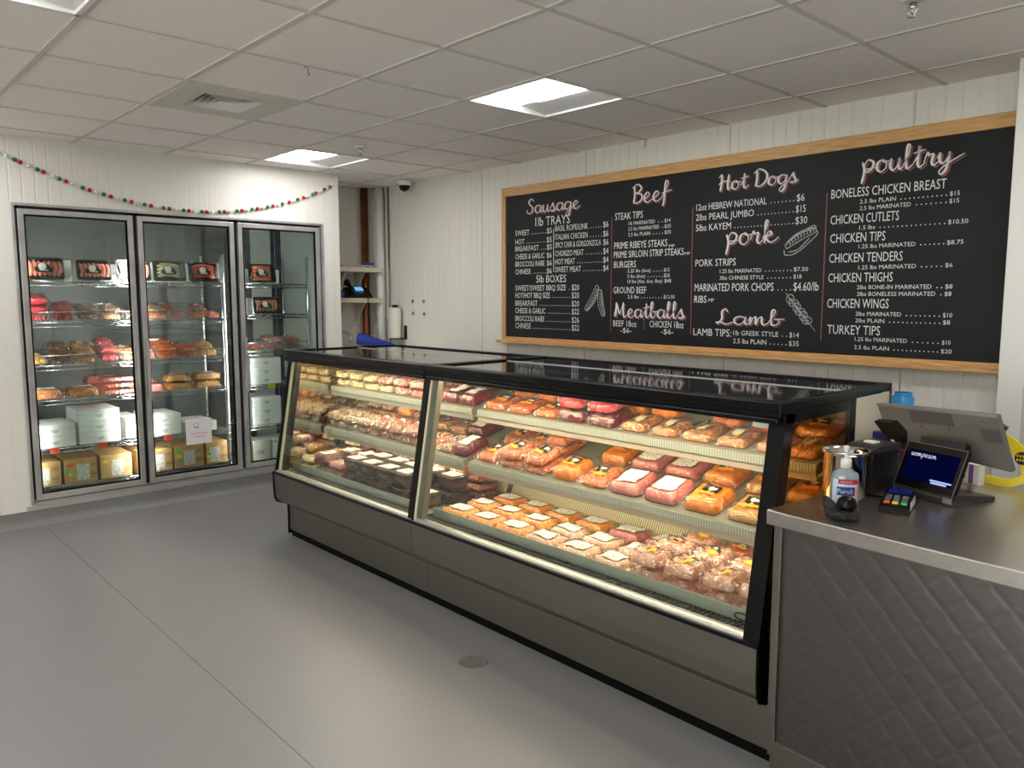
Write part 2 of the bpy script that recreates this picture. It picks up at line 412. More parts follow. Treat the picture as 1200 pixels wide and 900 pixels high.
# ------------------------------------------------------------------ garland of felt balls
t = thing('felt_ball_garland', 'red, white and green felt ball garland swagged above the cooler doors', 'garland', (XL, 2.0, 2.2))
gp = [(.45,2.62), (.60,2.565), (.803,2.471), (1.02,2.385), (1.289,2.292), (1.6,2.225), (1.9,2.198), (2.169,2.200), (2.45,2.238), (2.75,2.312), (3.0,2.405), (3.19,2.492)]
def catmull(P, n=12):
    P = [Vector(p) for p in P]; out = []
    for i in range(len(P)-1):
        p0 = P[max(0,i-1)]; p1 = P[i]; p2 = P[i+1]; p3 = P[min(len(P)-1,i+2)]
        for q in range(n):
            s = q/n; out.append(.5*((2*p1)+(p2-p0)*s+(2*p0-5*p1+4*p2-p3)*s*s+(3*p1-p0-3*p2+p3)*s**3))
    out.append(P[-1]); return out
gpath = catmull([(0.02, y-2.0, z-2.2) for y, z in gp], 14)
gpath = [p for p in gpath if p.z+2.2 < 2.58]
bm = BM(); tube(bm, gpath, .0016, 5); link('string', bm, M_white, t)
FELT = [mat('felt_green', (34,112,66), .95, noise_scale=200, bump=.6), mat('felt_red', (172,24,42), .95, noise_scale=200, bump=.6), mat('felt_white', (226,222,208), .95, noise_scale=200, bump=.6)]
bmS = BM(); bmesh.ops.create_icosphere(bmS, subdivisions=2, radius=.0145)
acc = 0; ball_me = []
for m in FELT:
    me = bpy.data.meshes.new('felt_ball'); bmS.to_mesh(me); me.materials.append(m)
    for p in me.polygons: p.use_smooth = True
    ball_me.append(me)
bmS.free(); i = 0
for a, b in zip(gpath, gpath[1:]):
    acc += (b-a).length
    if acc > .0455:
        acc -= .0455; o = bpy.data.objects.new('felt_ball', ball_me[i % 3]); COL.objects.link(o); o.parent = t; o.location = b; i += 1
t = thing('adhesive_hook', 'clear stick-on hook holding the right end of the garland', 'hook', (XL, 3.19, 2.50))
bm = BM(); box(bm, 0, .005, -.012, .012, -.03, .03, bev=.002); link('back_plate', bm, M_white, t)
bm = BM(); tube(bm, [(.004,0,-.01), (.018,0,-.018), (.02,0,-.006)], .003, 6); link('hook', bm, M_chrome, t)

# ------------------------------------------------------------------ alcove shelves and things
bm = BM(); tube(bm, [(0,0,0), (0,0,CH)], .036, 18); o = tag(link('copper_pipe', bm, mat('copper', (150,92,60), .35, .9, noise_scale=6, noise_amt=.3)), 'vertical copper pipe in the back corner behind the phone shelf', 'pipe'); o.location = (-3.875, 3.86, 0)
bm = BM(); tube(bm, [(0,0,0), (0,0,CH)], .043, 18); o = tag(link('white_pipe', bm, mat('white_pipe_paint', (214,212,206), .4)), 'thick white vertical pipe standing in the back corner', 'pipe'); o.location = (-3.74, 3.945, 0)
bm = BM(); tube(bm, [(0,0,0), (0,0,CH)], .009, 8); o = tag(link('conduit', bm, M_steel), 'thin grey conduit running down beside the white corner pipe', 'pipe'); o.location = (-3.655, 3.985, 0)
def wall_shelf(z, label):
    t = thing('wall_shelf', label, 'shelf', (ALX, 3.26, z), group='corner wall shelves')
    bm = BM(); box(bm, 0, .25, .005, .66, -.022, .022, bev=.003); link('board', bm, mat('shelf_cream', (206,200,178), .5) if 'shelf_cream' not in MATS else MATS['shelf_cream'], t)
    for y in (.30, .5):
        bm = BM(); extrude_poly(bm, [(0,y,-.022), (.2,y,-.022), (.03,y,-.2), (0,y,-.2)], (0,.012,0)); link('bracket', bm, MATS['shelf_cream'], t)
wall_shelf(1.812, 'upper cream corner shelf with papers on it')
wall_shelf(1.525, 'lower cream corner shelf carrying the black desk phone')
for i, (dz, rz, yy, col) in enumerate([(0,.1,3.62,(206,196,176)), (.006,-.2,3.66,(186,172,150)), (.012,.15,3.70,(222,218,206))]):
    bm = BM(); box(bm, -.10, .10, -.14, .14, 0, .006); bx_ = link('paper', bm, mat('paper_%d' % i, col, .8))
    tag(bx_, ['bottom sheaf of tan papers on the upper corner shelf', 'middle tan folder lying crooked on the upper corner shelf', 'top white sheaf of papers on the upper corner shelf'][i], 'papers', 'papers on the corner shelf'); bx_.location = (-3.80, yy, 1.835+dz); bx_.rotation_euler = (0,0,rz)
bm = BM()
rp = []
for i in range(40):
    a = i*.8; rp.append((.03*math.cos(a)*(1+.3*math.sin(i)), .05*math.sin(a*1.3), .008+.02*abs(math.sin(i*.9))))
tube(bm, rp, .004, 5); o = tag(link('blue_ribbon', bm, mat('blue_ribbon', (40,110,190), .4)), 'crumpled bright blue ribbon on top of the shelf papers', 'ribbon'); o.location = (-3.76, 3.82, 1.85)
# desk phone
t = thing('desk_phone', 'black desk phone with a blue lit display on the lower corner shelf', 'phone', (-3.77, 3.70, 1.547), (0,0,R(-8)))
bm = BM(); prism_x(bm, [(-.12,0), (.12,0), (.12,.02), (-.12,.02)], -.09, .09)
extrude_poly(bm, [(-.08,-.12,.02), (.08,-.12,.02), (-.05,-.12,.10)], (0,.24,0)); link('base', bm, M_black, t)
bm = BM(); extrude_poly(bm, [(-.028,-.02,.096), (-.028,.055,.096), (.018,.055,.066), (.018,-.02,.066)], (.006,0,.007)); link('display', bm, emit('phone_display', (96,170,225), .9), t)
bm = BM()
for a in range(4):
    for b in range(3): box(bm, .03+a*.012, .038+a*.012, -.01+b*.018, .002+b*.018, .066-a*.0078, .070-a*.0078)
link('keypad', bm, mat('phone_keys', (150,155,160), .5), t)
bm = BM(); tube(bm, [(-.06,-.085,.13), (-.04,-.085,.15), (.02,-.085,.115), (.07,-.085,.075), (.085,-.085,.045)], [.026,.03,.02,.028,.024], 12); hs = link('handset', bm, M_black, t, smooth=True)
bm = BM(); cp = [(.09+.01*math.cos(i*1.3), -.06+i*.0035+.01*math.sin(i*1.3), .03-.0008*i) for i in range(24)] + [(.175+.008*math.cos(i*1.2), .03+.006*math.sin(i*1.2), .0-.0055*i) for i in range(30)]
tube(bm, cp, .004, 6); link('coiled_cord', bm, M_black, t)
bm = BM(); bmesh.ops.create_icosphere(bm, subdivisions=3, radius=.05)
for v in bm.verts: v.co.z = max(v.co.z, -.03)
o = tag(link('blue_ball', bm, mat('blue_vinyl', (36,62,128), .4), smooth=True), 'dark blue dome beside the phone on the lower corner shelf', 'bowl'); o.location = (-3.76, 3.50, 1.577)
# paper towel
t = thing('paper_towel_holder', 'white paper towel roll upright on a black wall holder', 'paper towel', (-3.47, 3.92, 1.16))
bm = BM(); lathe(bm, [(.018,.012), (.056,.012), (.057,.02), (.057,.29), (.055,.297), (.018,.297)], 26); link('roll', bm, mat('towel_paper', (226,222,210), .9), t)
bm = BM(); lathe(bm, [(.001,.0), (.05,0), (.05,.01), (.014,.012), (.014,.30), (.03,.305), (.03,.322), (.001,.325)], 18); box(bm, .05, .075, .02, .078, 0, .012); box(bm, .045, .08, .068, .079, 0, .13); link('holder', bm, M_black, t)
bolt = None
for i, (x, z, l) in enumerate([(-3.291,1.517,'upper left'), (-3.12,1.517,'upper right'), (-3.287,1.405,'lower left'), (-3.115,1.401,'lower right')]):
    bm = BM(); lathe(bm, [(.001,-.014), (.010,-.013), (.013,-.006), (.018,-.004), (.018,0)], 12, axis='y')
    o = tag(link('wall_bolt', bm, M_steel), l+' bolt of the four fixed in the white wall beside the paper towel', 'bolt', 'wall bolts'); o.location = (x, 4.0, z)
# back shelf with a blue cone, tap
bm = BM(); box(bm, -3.62, -2.82, 3.45, 4.0, 1.075, 1.098, bev=.004); tag(link('back_shelf', bm, M_white), 'white shelf on the back wall behind the case', 'shelf')
t = thing('traffic_cone', 'blue plastic cone lying on its side behind the case', 'cone', (-3.34, 3.60, 1.157), (0, R(10), R(47)))
bm = BM(); lathe(bm, [(.001,-.15), (.052,-.148), (.055,-.12), (.05,-.10), (.012,.19), (.001,.195)], 22, axis='x'); link('body', bm, mat('blue_plastic', (24,46,148), .4), t)
t = thing('wall_tap', 'chrome wall tap with a bent spout in the alcove', 'tap', (ALX, 3.56, 1.2))
bm = BM(); lathe(bm, [(.03,0), (.03,.008), (.012,.012)], 16, axis='x'); link('flange', bm, M_chrome, t)
bm = BM(); tube(bm, catmull([(0,0,0), (.06,.02,.02), (.13,.03,.02), (.18,.04,-.02), (.19,.042,-.07)], 5), .012, 10); link('spout', bm, M_chrome, t)
# floor drain
t = thing('floor_drain', 'round grey floor drain in front of the meat case', 'drain', (.231, 1.778, 0))
bm = BM(); lathe(bm, [(.001,.001), (.056,.001), (.058,.003), (.065,.003), (.067,0)], 28); link('ring', bm, mat('drain_grey', (120,119,118), .5), t)
bm = BM()
for i in range(-4, 5):
    L = math.sqrt(max(0, .05**2-(i*.0115)**2)); box(bm, -L, L, i*.0115-.003, i*.0115+.003, .003, .0045)
link('grate', bm, mat('drain_grate', (112,111,110), .5), t)
# ------------------------------------------------------------------ menu board
BX0, BX1, BZ0, BZ1 = -2.012, 1.592, 1.212, 2.41
YBD = 3.972
board = thing('menu_board', 'long black chalkboard menu in an oak frame on the back wall', 'menu board', ((BX0+BX1)/2, 4.0, (BZ0+BZ1)/2))
cx, cz = (BX0+BX1)/2, (BZ0+BZ1)/2
def bl(bm):  # world to board space
    bmesh.ops.translate(bm, verts=bm.verts, vec=(-cx, -4.0, -cz)); return bm
bm = BM(); box(bm, BX0+.03, BX1-.03, YBD, 4.0, BZ0+.02, BZ1-.05); link('chalk_panel', bl(bm), M_chalk, board)
bm = BM(); box(bm, BX0, BX1, YBD-.012, 4.0, BZ1-.068, BZ1, bev=.003); link('frame_rail', bl(bm), M_oak, board)
bm = BM(); box(bm, BX0, BX1, YBD-.012, 4.0, BZ0, BZ0+.03, bev=.003); link('frame_rail', bl(bm), M_oak, board)
bm = BM(); box(bm, BX0, BX0+.045, YBD-.012, 4.0, BZ0+.03, BZ1-.068, bev=.003); link('frame_stile', bl(bm), M_oakv, board)
bm = BM(); box(bm, BX1-.045, BX1, YBD-.012, 4.0, BZ0+.03, BZ1-.068, bev=.003); link('frame_stile', bl(bm), M_oakv, board)
bm = BM(); box(bm, BX0-.02, BX1+.02, YBD-.06, 4.0, BZ0-.018, BZ0+.002, bev=.003); link('chalk_ledge', bl(bm), M_oak, board)
def onboard(u, v, d): return (u-cx, YBD-.0015-d-4.0, v-cz)
MENU = [
 ('h','Sausage',-1.731,2.194,0.550,0.095),
 ('t','1lb TRAYS',-1.635,2.093,0.361,0.065),
 ('t','SWEET',-1.860,2.033,0.160,0.039),
 ('t','$5',-1.512,2.033,0.053,0.039),
 ('d','',-1.685,2.033,0.168,0.000),
 ('t','HOT',-1.860,1.966,0.104,0.039),
 ('t','$5',-1.512,1.966,0.053,0.039),
 ('d','',-1.741,1.966,0.224,0.000),
 ('t','BREAKFAST',-1.860,1.912,0.263,0.039),
 ('t','$5',-1.511,1.912,0.053,0.039),
 ('d','',-1.582,1.912,0.066,0.000),
 ('t','CHEESE & GARLIC',-1.859,1.851,0.324,0.039),
 ('t','$6',-1.511,1.851,0.053,0.039),
 ('d','',-1.520,1.851,0.004,0.000),
 ('t','BROCCOLI RABE',-1.859,1.793,0.325,0.039),
 ('t','$6',-1.510,1.793,0.053,0.039),
 ('d','',-1.520,1.793,0.004,0.000),
 ('t','CHINESE',-1.859,1.734,0.173,0.039),
 ('t','$6',-1.510,1.734,0.053,0.039),
 ('d','',-1.671,1.734,0.156,0.000),
 ('t','BASIL ROPE/LINK',-1.424,2.042,0.328,0.040),
 ('t','$6',-0.955,2.042,0.048,0.040),
 ('d','',-1.081,2.042,0.121,0.000),
 ('t','ITALIAN CHICKEN',-1.424,1.979,0.324,0.040),
 ('t','$6',-0.954,1.979,0.048,0.040),
 ('d','',-1.084,1.979,0.125,0.000),
 ('t','SPICY CHIX & GORGONZOLA',-1.423,1.920,0.449,0.040),
 ('t','$6',-0.953,1.920,0.048,0.040),
 ('d','',-0.959,1.920,0.001,0.000),
 ('t','CHORIZO MEAT',-1.422,1.858,0.285,0.040),
 ('t','$4',-0.952,1.858,0.048,0.040),
 ('d','',-1.122,1.858,0.165,0.000),
 ('t','HOT MEAT',-1.422,1.798,0.201,0.040),
 ('t','$4',-0.951,1.798,0.048,0.040),
 ('d','',-1.206,1.798,0.250,0.000),
 ('t','SWEET MEAT',-1.421,1.740,0.259,0.040),
 ('t','$4',-0.950,1.740,0.048,0.040),
 ('d','',-1.147,1.740,0.192,0.000),
 ('w','',-1.441,2.063,-1.438,1.744),
 ('t','5lb BOXES',-1.623,1.667,0.315,0.054),
 ('t','SWEET/SWEET BBQ SIZE',-1.859,1.606,0.549,0.041),
 ('t','$20',-1.250,1.606,0.072,0.041),
 ('d','',-1.295,1.606,0.040,0.000),
 ('t','HOT/HOT BBQ SIZE',-1.859,1.549,0.384,0.041),
 ('t','$20',-1.250,1.549,0.072,0.041),
 ('d','',-1.460,1.549,0.205,0.000),
 ('t','BREAKFAST',-1.859,1.488,0.250,0.041),
 ('t','$20',-1.249,1.488,0.072,0.041),
 ('d','',-1.594,1.488,0.340,0.000),
 ('t','CHEESE & GARLIC',-1.859,1.430,0.336,0.041),
 ('t','$22',-1.248,1.430,0.072,0.041),
 ('d','',-1.507,1.430,0.254,0.000),
 ('t','BROCCOLI RABE',-1.859,1.369,0.324,0.041),
 ('t','$26',-1.248,1.369,0.072,0.041),
 ('d','',-1.519,1.369,0.267,0.000),
 ('t','CHINESE',-1.859,1.311,0.177,0.042),
 ('t','$22',-1.247,1.311,0.073,0.042),
 ('d','',-1.667,1.311,0.415,0.000),
 ('h','Beef',-0.703,2.183,0.308,0.105),
 ('t','STEAK TIPS',-0.849,2.083,0.240,0.046),
 ('t','1lb MARINATED',-0.729,2.041,0.221,0.023),
 ('t','$14',-0.431,2.041,0.047,0.023),
 ('d','',-0.493,2.041,0.057,0.000),
 ('t','2.5 lbs MARINATED',-0.732,2.004,0.258,0.023),
 ('t','$35',-0.430,2.004,0.050,0.023),
 ('d','',-0.458,2.004,0.024,0.000),
 ('t','2.5 lbs PLAIN',-0.731,1.966,0.186,0.023),
 ('t','$35',-0.429,1.966,0.050,0.023),
 ('d','',-0.530,1.966,0.096,0.000),
 ('t','2.25 lbs (6oz)',-0.732,1.723,0.195,0.023),
 ('t','$12',-0.428,1.723,0.045,0.023),
 ('d','',-0.522,1.723,0.089,0.000),
 ('t','5 lbs (6oz)',-0.731,1.686,0.150,0.023),
 ('t','$25',-0.427,1.686,0.047,0.023),
 ('d','',-0.566,1.686,0.135,0.000),
 ('t','10 lbs (4oz. 6oz. 8oz)',-0.730,1.651,0.290,0.023),
 ('t','$48',-0.422,1.651,0.052,0.023),
 ('d','',-0.426,1.651,-0.002,0.000),
 ('t','2.5 lbs',-0.728,1.547,0.096,0.023),
 ('t','$12.50',-0.425,1.547,0.087,0.023),
 ('d','',-0.617,1.547,0.187,0.000),
 ('t','PRIME RIBEYE STEAKS',-0.852,1.887,0.447,0.044),
 ('t','MP',-0.391,1.878,0.043,0.018),
 ('t','PRIME SIRLOIN STRIP STEAKS',-0.855,1.825,0.579,0.044),
 ('t','MP',-0.269,1.825,0.041,0.017),
 ('t','BURGERS',-0.853,1.757,0.193,0.044),
 ('t','GROUND BEEF',-0.854,1.582,0.285,0.044),
 ('h','Meatballs',-0.847,1.419,0.591,0.098),
 ('t','BEEF 18oz',-0.852,1.354,0.205,0.041),
 ('t','-$6-',-0.785,1.311,0.096,0.035),
 ('t','CHICKEN 18oz',-0.536,1.356,0.273,0.043),
 ('t','-$6-',-0.441,1.314,0.100,0.033),
 ('v','',-0.584,1.405,-0.583,1.349),
 ('r','',-0.878,2.106,-0.876,1.319),
 ('r','',-0.217,2.121,-0.209,1.319),
 ('h','Hot Dogs',-0.030,2.202,0.509,0.088),
 ('t','12oz HEBREW NATIONAL',-0.189,2.095,0.482,0.039),
 ('t','$6',0.478,2.095,0.046,0.039),
 ('d','',0.308,2.095,0.164,0.000),
 ('t','2lbs PEARL JUMBO',-0.191,2.033,0.404,0.039),
 ('t','$15',0.475,2.033,0.059,0.039),
 ('d','',0.228,2.033,0.242,0.000),
 ('t','5lbs KAYEM',-0.189,1.968,0.251,0.040),
 ('t','$30',0.475,1.968,0.071,0.040),
 ('d','',0.077,1.968,0.393,0.000),
 ('t','1.25 lbs MARINATED',-0.007,1.703,0.282,0.023),
 ('t','$7.50',0.477,1.703,0.086,0.023),
 ('d','',0.290,1.703,0.182,0.000),
 ('t','3lbs CHINESE STYLE',-0.006,1.662,0.296,0.023),
 ('t','$18',0.477,1.662,0.048,0.023),
 ('d','',0.305,1.662,0.166,0.000),
 ('t','MARINATED PORK CHOPS',-0.187,1.593,0.543,0.047),
 ('t','$4.60/lb',0.479,1.593,0.150,0.047),
 ('d','',0.371,1.593,0.104,0.000),
 ('t','1lb GREEK STYLE',0.099,1.326,0.297,0.028),
 ('t','$14',0.466,1.326,0.058,0.028),
 ('d','',0.411,1.326,0.049,0.000),
 ('t','2.5 lbs PLAIN',0.101,1.277,0.222,0.028),
 ('t','$35',0.464,1.277,0.061,0.028),
 ('d','',0.337,1.277,0.122,0.000),
 ('h','Pork',0.024,1.871,0.337,0.072),
 ('t','PORK STRIPS',-0.186,1.748,0.288,0.043),
 ('t','RIBS',-0.187,1.521,0.090,0.044),
 ('t','MP',-0.083,1.528,0.040,0.020),
 ('h','Lamb',-0.025,1.392,0.443,0.082),
 ('t','LAMB TIPS:',-0.188,1.315,0.273,0.044),
 ('r','',0.654,2.125,0.654,1.316),
 ('h','Poultry',0.833,2.206,0.500,0.066),
 ('t','BONELESS CHICKEN BREAST',0.678,2.090,0.580,0.047),
 ('t','CHICKEN CUTLETS',0.680,1.951,0.361,0.048),
 ('t','CHICKEN TIPS',0.683,1.851,0.295,0.048),
 ('t','CHICKEN TENDERS',0.682,1.744,0.388,0.048),
 ('t','CHICKEN THIGHS',0.682,1.638,0.344,0.048),
 ('t','CHICKEN WINGS',0.682,1.498,0.331,0.049),
 ('t','TURKEY TIPS',0.689,1.355,0.287,0.049),
 ('t','2.5 lbs PLAIN',0.836,2.051,0.185,0.021),
 ('t','$15',1.276,2.051,0.045,0.021),
 ('d','',1.035,2.051,0.236,0.000),
 ('t','2.5 lbs MARINATED',0.837,2.016,0.259,0.021),
 ('t','$15',1.276,2.016,0.044,0.021),
 ('d','',1.112,2.016,0.160,0.000),
 ('t','1.5 lbs',0.839,1.914,0.083,0.021),
 ('t','$10.50',1.276,1.914,0.090,0.021),
 ('d','',0.937,1.914,0.334,0.000),
 ('t','1.25 lbs MARINATED',0.841,1.815,0.288,0.021),
 ('t','$8.75',1.277,1.815,0.074,0.021),
 ('d','',1.144,1.815,0.128,0.000),
 ('t','1.25 lbs MARINATED',0.845,1.704,0.293,0.021),
 ('t','$6',1.275,1.704,0.033,0.021),
 ('d','',1.153,1.704,0.117,0.000),
 ('t','2lbs BONE-IN MARINATED',0.843,1.599,0.374,0.021),
 ('t','$8',1.281,1.599,0.033,0.021),
 ('d','',1.232,1.599,0.043,0.000),
 ('t','2lbs BONELESS MARINATED',0.844,1.563,0.393,0.021),
 ('t','$8',1.280,1.563,0.031,0.021),
 ('d','',1.251,1.563,0.024,0.000),
 ('t','2lbs MARINATED',0.842,1.457,0.236,0.021),
 ('t','$10',1.278,1.457,0.043,0.021),
 ('d','',1.093,1.457,0.180,0.000),
 ('t','2lbs PLAIN',0.842,1.421,0.153,0.021),
 ('t','$8',1.280,1.421,0.033,0.021),
 ('d','',1.011,1.421,0.265,0.000),
 ('t','1.25 lbs MARINATED',0.844,1.321,0.271,0.021),
 ('t','$10',1.281,1.321,0.040,0.021),
 ('d','',1.130,1.321,0.146,0.000),
 ('t','2.5 lbs PLAIN',0.843,1.277,0.183,0.021),
 ('t','$20',1.279,1.277,0.050,0.021),
 ('d','',1.041,1.277,0.233,0.000),
]

# brush alphabet for the headings: strokes in x-height units
BR = {
'a': (.98, [[(.78,.85),(.45,1.),(.12,.75),(.1,.25),(.35,0),(.65,.25),(.8,.95),(.76,.3),(.86,.02),(1.08,.28)]]),
'u': (.98, [[(0,.5),(.15,.95),(.12,.3),(.3,0),(.55,.25),(.7,.95),(.67,.3),(.8,.02),(1.05,.28)]]),
's': (.8, [[(0,.25),(.38,1.08),(.42,.75),(.6,.35),(.42,0),(.12,.06),(.3,.1),(.55,.02),(.88,.3)]]),
'g': (1.0, [[(.78,.85),(.45,1.),(.12,.75),(.1,.25),(.35,.02),(.65,.3),(.8,.95),(.7,-.3),(.42,-.85),(.2,-.6),(.6,-.1),(1.08,.3)]]),
'e': (.85, [[(.05,.3),(.45,.55),(.6,.85),(.38,1.02),(.12,.6),(.2,.1),(.5,0),(.95,.35)]]),
'f': (.75, [[(.0,.3),(.45,1.2),(.6,1.85),(.4,1.95),(.3,1.2),(.24,0),(.12,-.6)],[(0,.75),(.95,1.0)]]),
'o': (.9, [[(.5,1.),(.15,.75),(.12,.2),(.42,0),(.72,.3),(.7,.8),(.45,1.),(.62,.78),(1.0,.85)]]),
't': (.75, [[(.05,.3),(.35,1.1),(.42,1.7),(.34,.4),(.5,0),(.85,.35)],[(.02,1.15),(.85,1.35)]]),
'r': (.85, [[(0,.3),(.2,1.08),(.3,.85),(.58,.92),(.5,.3),(.65,.02),(.95,.3)]]),
'k': (1.05, [[(.05,.3),(.35,1.4),(.42,1.9),(.25,1.7),(.2,0)],[(.2,.45),(.55,1.),(.68,.75),(.3,.5),(.55,.1),(.9,.15),(1.25,.5)]]),
'l': (.62, [[(0,.3),(.35,1.2),(.42,1.85),(.25,1.8),(.18,.5),(.32,0),(.7,.35)]]),
'm': (1.25, [[(0,.4),(.14,.95),(.12,.05),(.3,.8),(.47,.95),(.48,.05),(.66,.8),(.84,.95),(.86,.25),(1.,.02),(1.3,.3)]]),
'b': (.85, [[(0,.3),(.35,1.3),(.4,1.85),(.22,1.7),(.18,.3),(.35,0),(.65,.3),(.6,.75),(.4,.7),(1.0,.8)]]),
'P': (1.05, [[(.1,.95),(.25,.2),(.08,-.85)],[(.2,.6),(.5,1.08),(.88,.85),(.78,.35),(.45,.1),(.2,.28),(1.05,.4)]]),
'y': (1.7, [[(0,.5),(.15,.95),(.15,.35),(.35,.1),(.6,.4),(.74,.95),(.6,-.3),(.3,-.75),(.15,-.5),(.6,0),(1.7,.7)]]),
'S': (1.05, [[(.95,1.6),(.65,1.95),(.3,1.65),(.4,1.2),(.75,.8),(.7,.2),(.3,0),(0,.25),(.15,.5)]]),
'B': (1.05, [[(.2,1.85),(.25,.9),(.15,0)],[(0,1.6),(.5,1.98),(.88,1.6),(.65,1.15),(.35,1.05),(.88,.9),(.92,.35),(.5,0),(.1,.15)]]),
'H': (1.2, [[(0,1.5),(.25,1.85),(.25,.9),(.12,-.1)],[(1.0,1.85),(.88,.9),(.92,.05),(1.2,.3)],[(-.05,.7),(.4,1.05),(1.15,1.)]]),
'D': (1.3, [[(.3,1.85),(.3,.9),(.2,.05)],[(0,1.5),(.5,1.98),(1.15,1.5),(1.2,.7),(.7,.05),(.1,.1)]]),
'L': (1.15, [[(.78,1.5),(.66,1.92),(.4,1.6),(.4,.7),(.15,.1),(0,.2),(.3,.25),(.7,0),(1.2,.3)]]),
'M': (1.6, [[(0,.1),(.2,1.),(.3,1.85)],[(.3,1.85),(.27,.9),(.2,0)],[(.3,1.8),(.5,1.0),(.72,.35)],[(.72,.35),(.95,1.1),(1.15,1.85)],[(1.15,1.85),(1.12,.9),(1.2,.1),(1.35,.02),(1.65,.3)]]),
' ': (.55, []),
}
def ribbon(bm, P, wide, thin, place, d, mi=0):
    n = len(P); L = []; Rr = []
    for i in range(n):
        a, b = P[max(0,i-1)], P[min(n-1,i+1)]; t = (b-a)
        t = t.normalized() if t.length > 1e-9 else Vector((1,0)); nrm = Vector((-t.y, t.x))
        wd = thin+(wide-thin)*max(0, -t.y)**1.2
        wd *= min(1, .45+min(i, n-1-i)*.25)
        L.append(P[i]+nrm*wd); Rr.append(P[i]-nrm*wd)
    A = [bm.verts.new(place(p.x, p.y, d)) for p in L]; B = [bm.verts.new(place(p.x, p.y, d)) for p in Rr]
    for i in range(n-1): bm.faces.new((A[i], A[i+1], B[i+1], B[i])).material_index = mi
def heading(s, x, z, wd, xh):
    tot = sum(BR[c][0] for c in s); sx = wd/tot; sz = xh
    bm = BM()
    for dx, dz, d, mi in ((.010, -.009, 0.0, 1), (0, 0, .0007, 0)):
        px = 0
        for c in s:
            adv, st = BR[c]
            for k, q in enumerate(st):
                P = catmull([(x+dx+(px+a)*sx, z+dz+b*sz) for a, b in q], 7)
                ribbon(bm, P, .0064, .0030, onboard, d+(.0002*k), mi)
            px += adv
    link('menu_heading', bm, [M_letter, M_pinkshadow], board, fixn=False)
XH = {'Sausage': .055, 'Beef': .062, 'Meatballs': .055, 'Hot Dogs': .05, 'Pork': .068, 'Lamb': .048, 'Poultry': .062}
def dots(bm, x, z, wd):
    n = max(0, int(wd/.021))
    for i in range(n):
        u = x+wd*(i+.5)/n
        bm.faces.new([bm.verts.new(onboard(u+.0036*math.cos(a), z+.005+.0036*math.sin(a), .0006)) for a in (0,1.05,2.1,3.14,4.19,5.24)])
i = 0
while i < len(MENU):
    k, s, x, z, a, b = MENU[i]
    if k == 'h': heading(s, x, z, a, XH[s])
    elif k in 'rwv':
        bm = BM(); hw = .0028 if k != 'v' else .003
        if k == 'v':
            for q in range(4):
                zz = z+(b-z)*q/3; bm.faces.new([bm.verts.new(onboard(x+hw*math.cos(t), zz+hw*math.sin(t), 0)) for t in (0,1.05,2.1,3.14,4.19,5.24)])
        else: bm.faces.new([bm.verts.new(onboard(*p, 0)) for p in ((x-hw,z), (x+hw,z), (a+hw,b), (a-hw,b))])
        link('divider_line', bm, M_pinkshadow if k == 'r' else M_letter, board, fixn=False)
    elif k == 't':
        bm = BM(); text_bm(bm, s, x, z, a, b, onboard)
        if i+2 < len(MENU) and MENU[i+2][0] == 'd':
            q = MENU[i+1]; b2 = BM(); text_bm(b2, q[1], q[2], q[3], q[4], q[5], onboard); link('menu_price', b2, M_letter, board, fixn=False)
            q = MENU[i+2]; b2 = BM(); dots(b2, q[2], q[3], q[4]); i += 2
            if len(b2.verts): link('leader_dots', b2, M_letter, board, fixn=False)
            else: b2.free()
        link('menu_line', bm, M_letter, board, fixn=False)
    i += 1
# chalk sketches
def sketch(strokes, wd=.0022, fill=None):
    bm = BM()
    if fill:
        for f in fill: bm.faces.new([bm.verts.new(onboard(*p, -.0004)) for p in f])
    for q in strokes:
        ribbon(bm, catmull(q, 6), wd, wd, onboard, .0004)
    link('chalk_drawing', bm, [M_letterdim], board, fixn=False)
def sausage(ax, az, bx, bz, r, bend):
    a, b = Vector((ax, az)), Vector((bx, bz)); d = (b-a); n = Vector((-d.y, d.x)).normalized(); dn = d.normalized()
    ctr = [a+d*t+n*bend*math.sin(math.pi*t) for t in [i/10 for i in range(11)]]
    w_ = [r*math.sin(math.pi*min(1, max(0, .06+.88*t)))**.35 for t in [i/10 for i in range(11)]]
    up_ = [c+n*q for c, q in zip(ctr, w_)]; dn_ = [c-n*q for c, q in zip(ctr, w_)]
    S = [[tuple(p) for p in [a-dn*.006]+up_+[b+dn*.006]+dn_[::-1]+[a-dn*.006]]]
    for i in range(1, 10): S.append([tuple(up_[i]*.8+dn_[i]*.2), tuple(ctr[i]+dn*.012), tuple(dn_[i]*.75+up_[i]*.25)])
    S.append([tuple(p*.6+c*.4) for p, c in zip(up_, ctr)])
    return S
sketch(sausage(-1.000, 1.632, -1.108, 1.466, .024, .012), .0026)
sketch(sausage(-.978, 1.602, -.942, 1.428, .024, -.01), .0026)
hx0, hz0, hx1, hz1 = .425, 1.825, .595, 1.918
sketch(sausage(hx0+.0, hz0+.02, hx1, hz1+.012, .022, .012) + [[(hx0-.01,hz0+.006),(hx0-.005,hz0-.028),(hx0+.06,hz0-.02),(hx1-.02,hz1-.045),(hx1+.015,hz1-.008),(hx1,hz1+.01)],
       [(hx0,hz0+.03),(hx0+.02,hz0+.055),(hx0+.09,hz0+.098),(hx1-.01,hz1+.035),(hx1+.004,hz1+.02)], [(hx0+.01,hz0-.012),(hx0+.07,hz0+.0),(hx1-.03,hz1-.03)]], .0028)
ks = [[(.438,1.575),(.62,1.365)], [(.430,1.577),(.445,1.577)]]
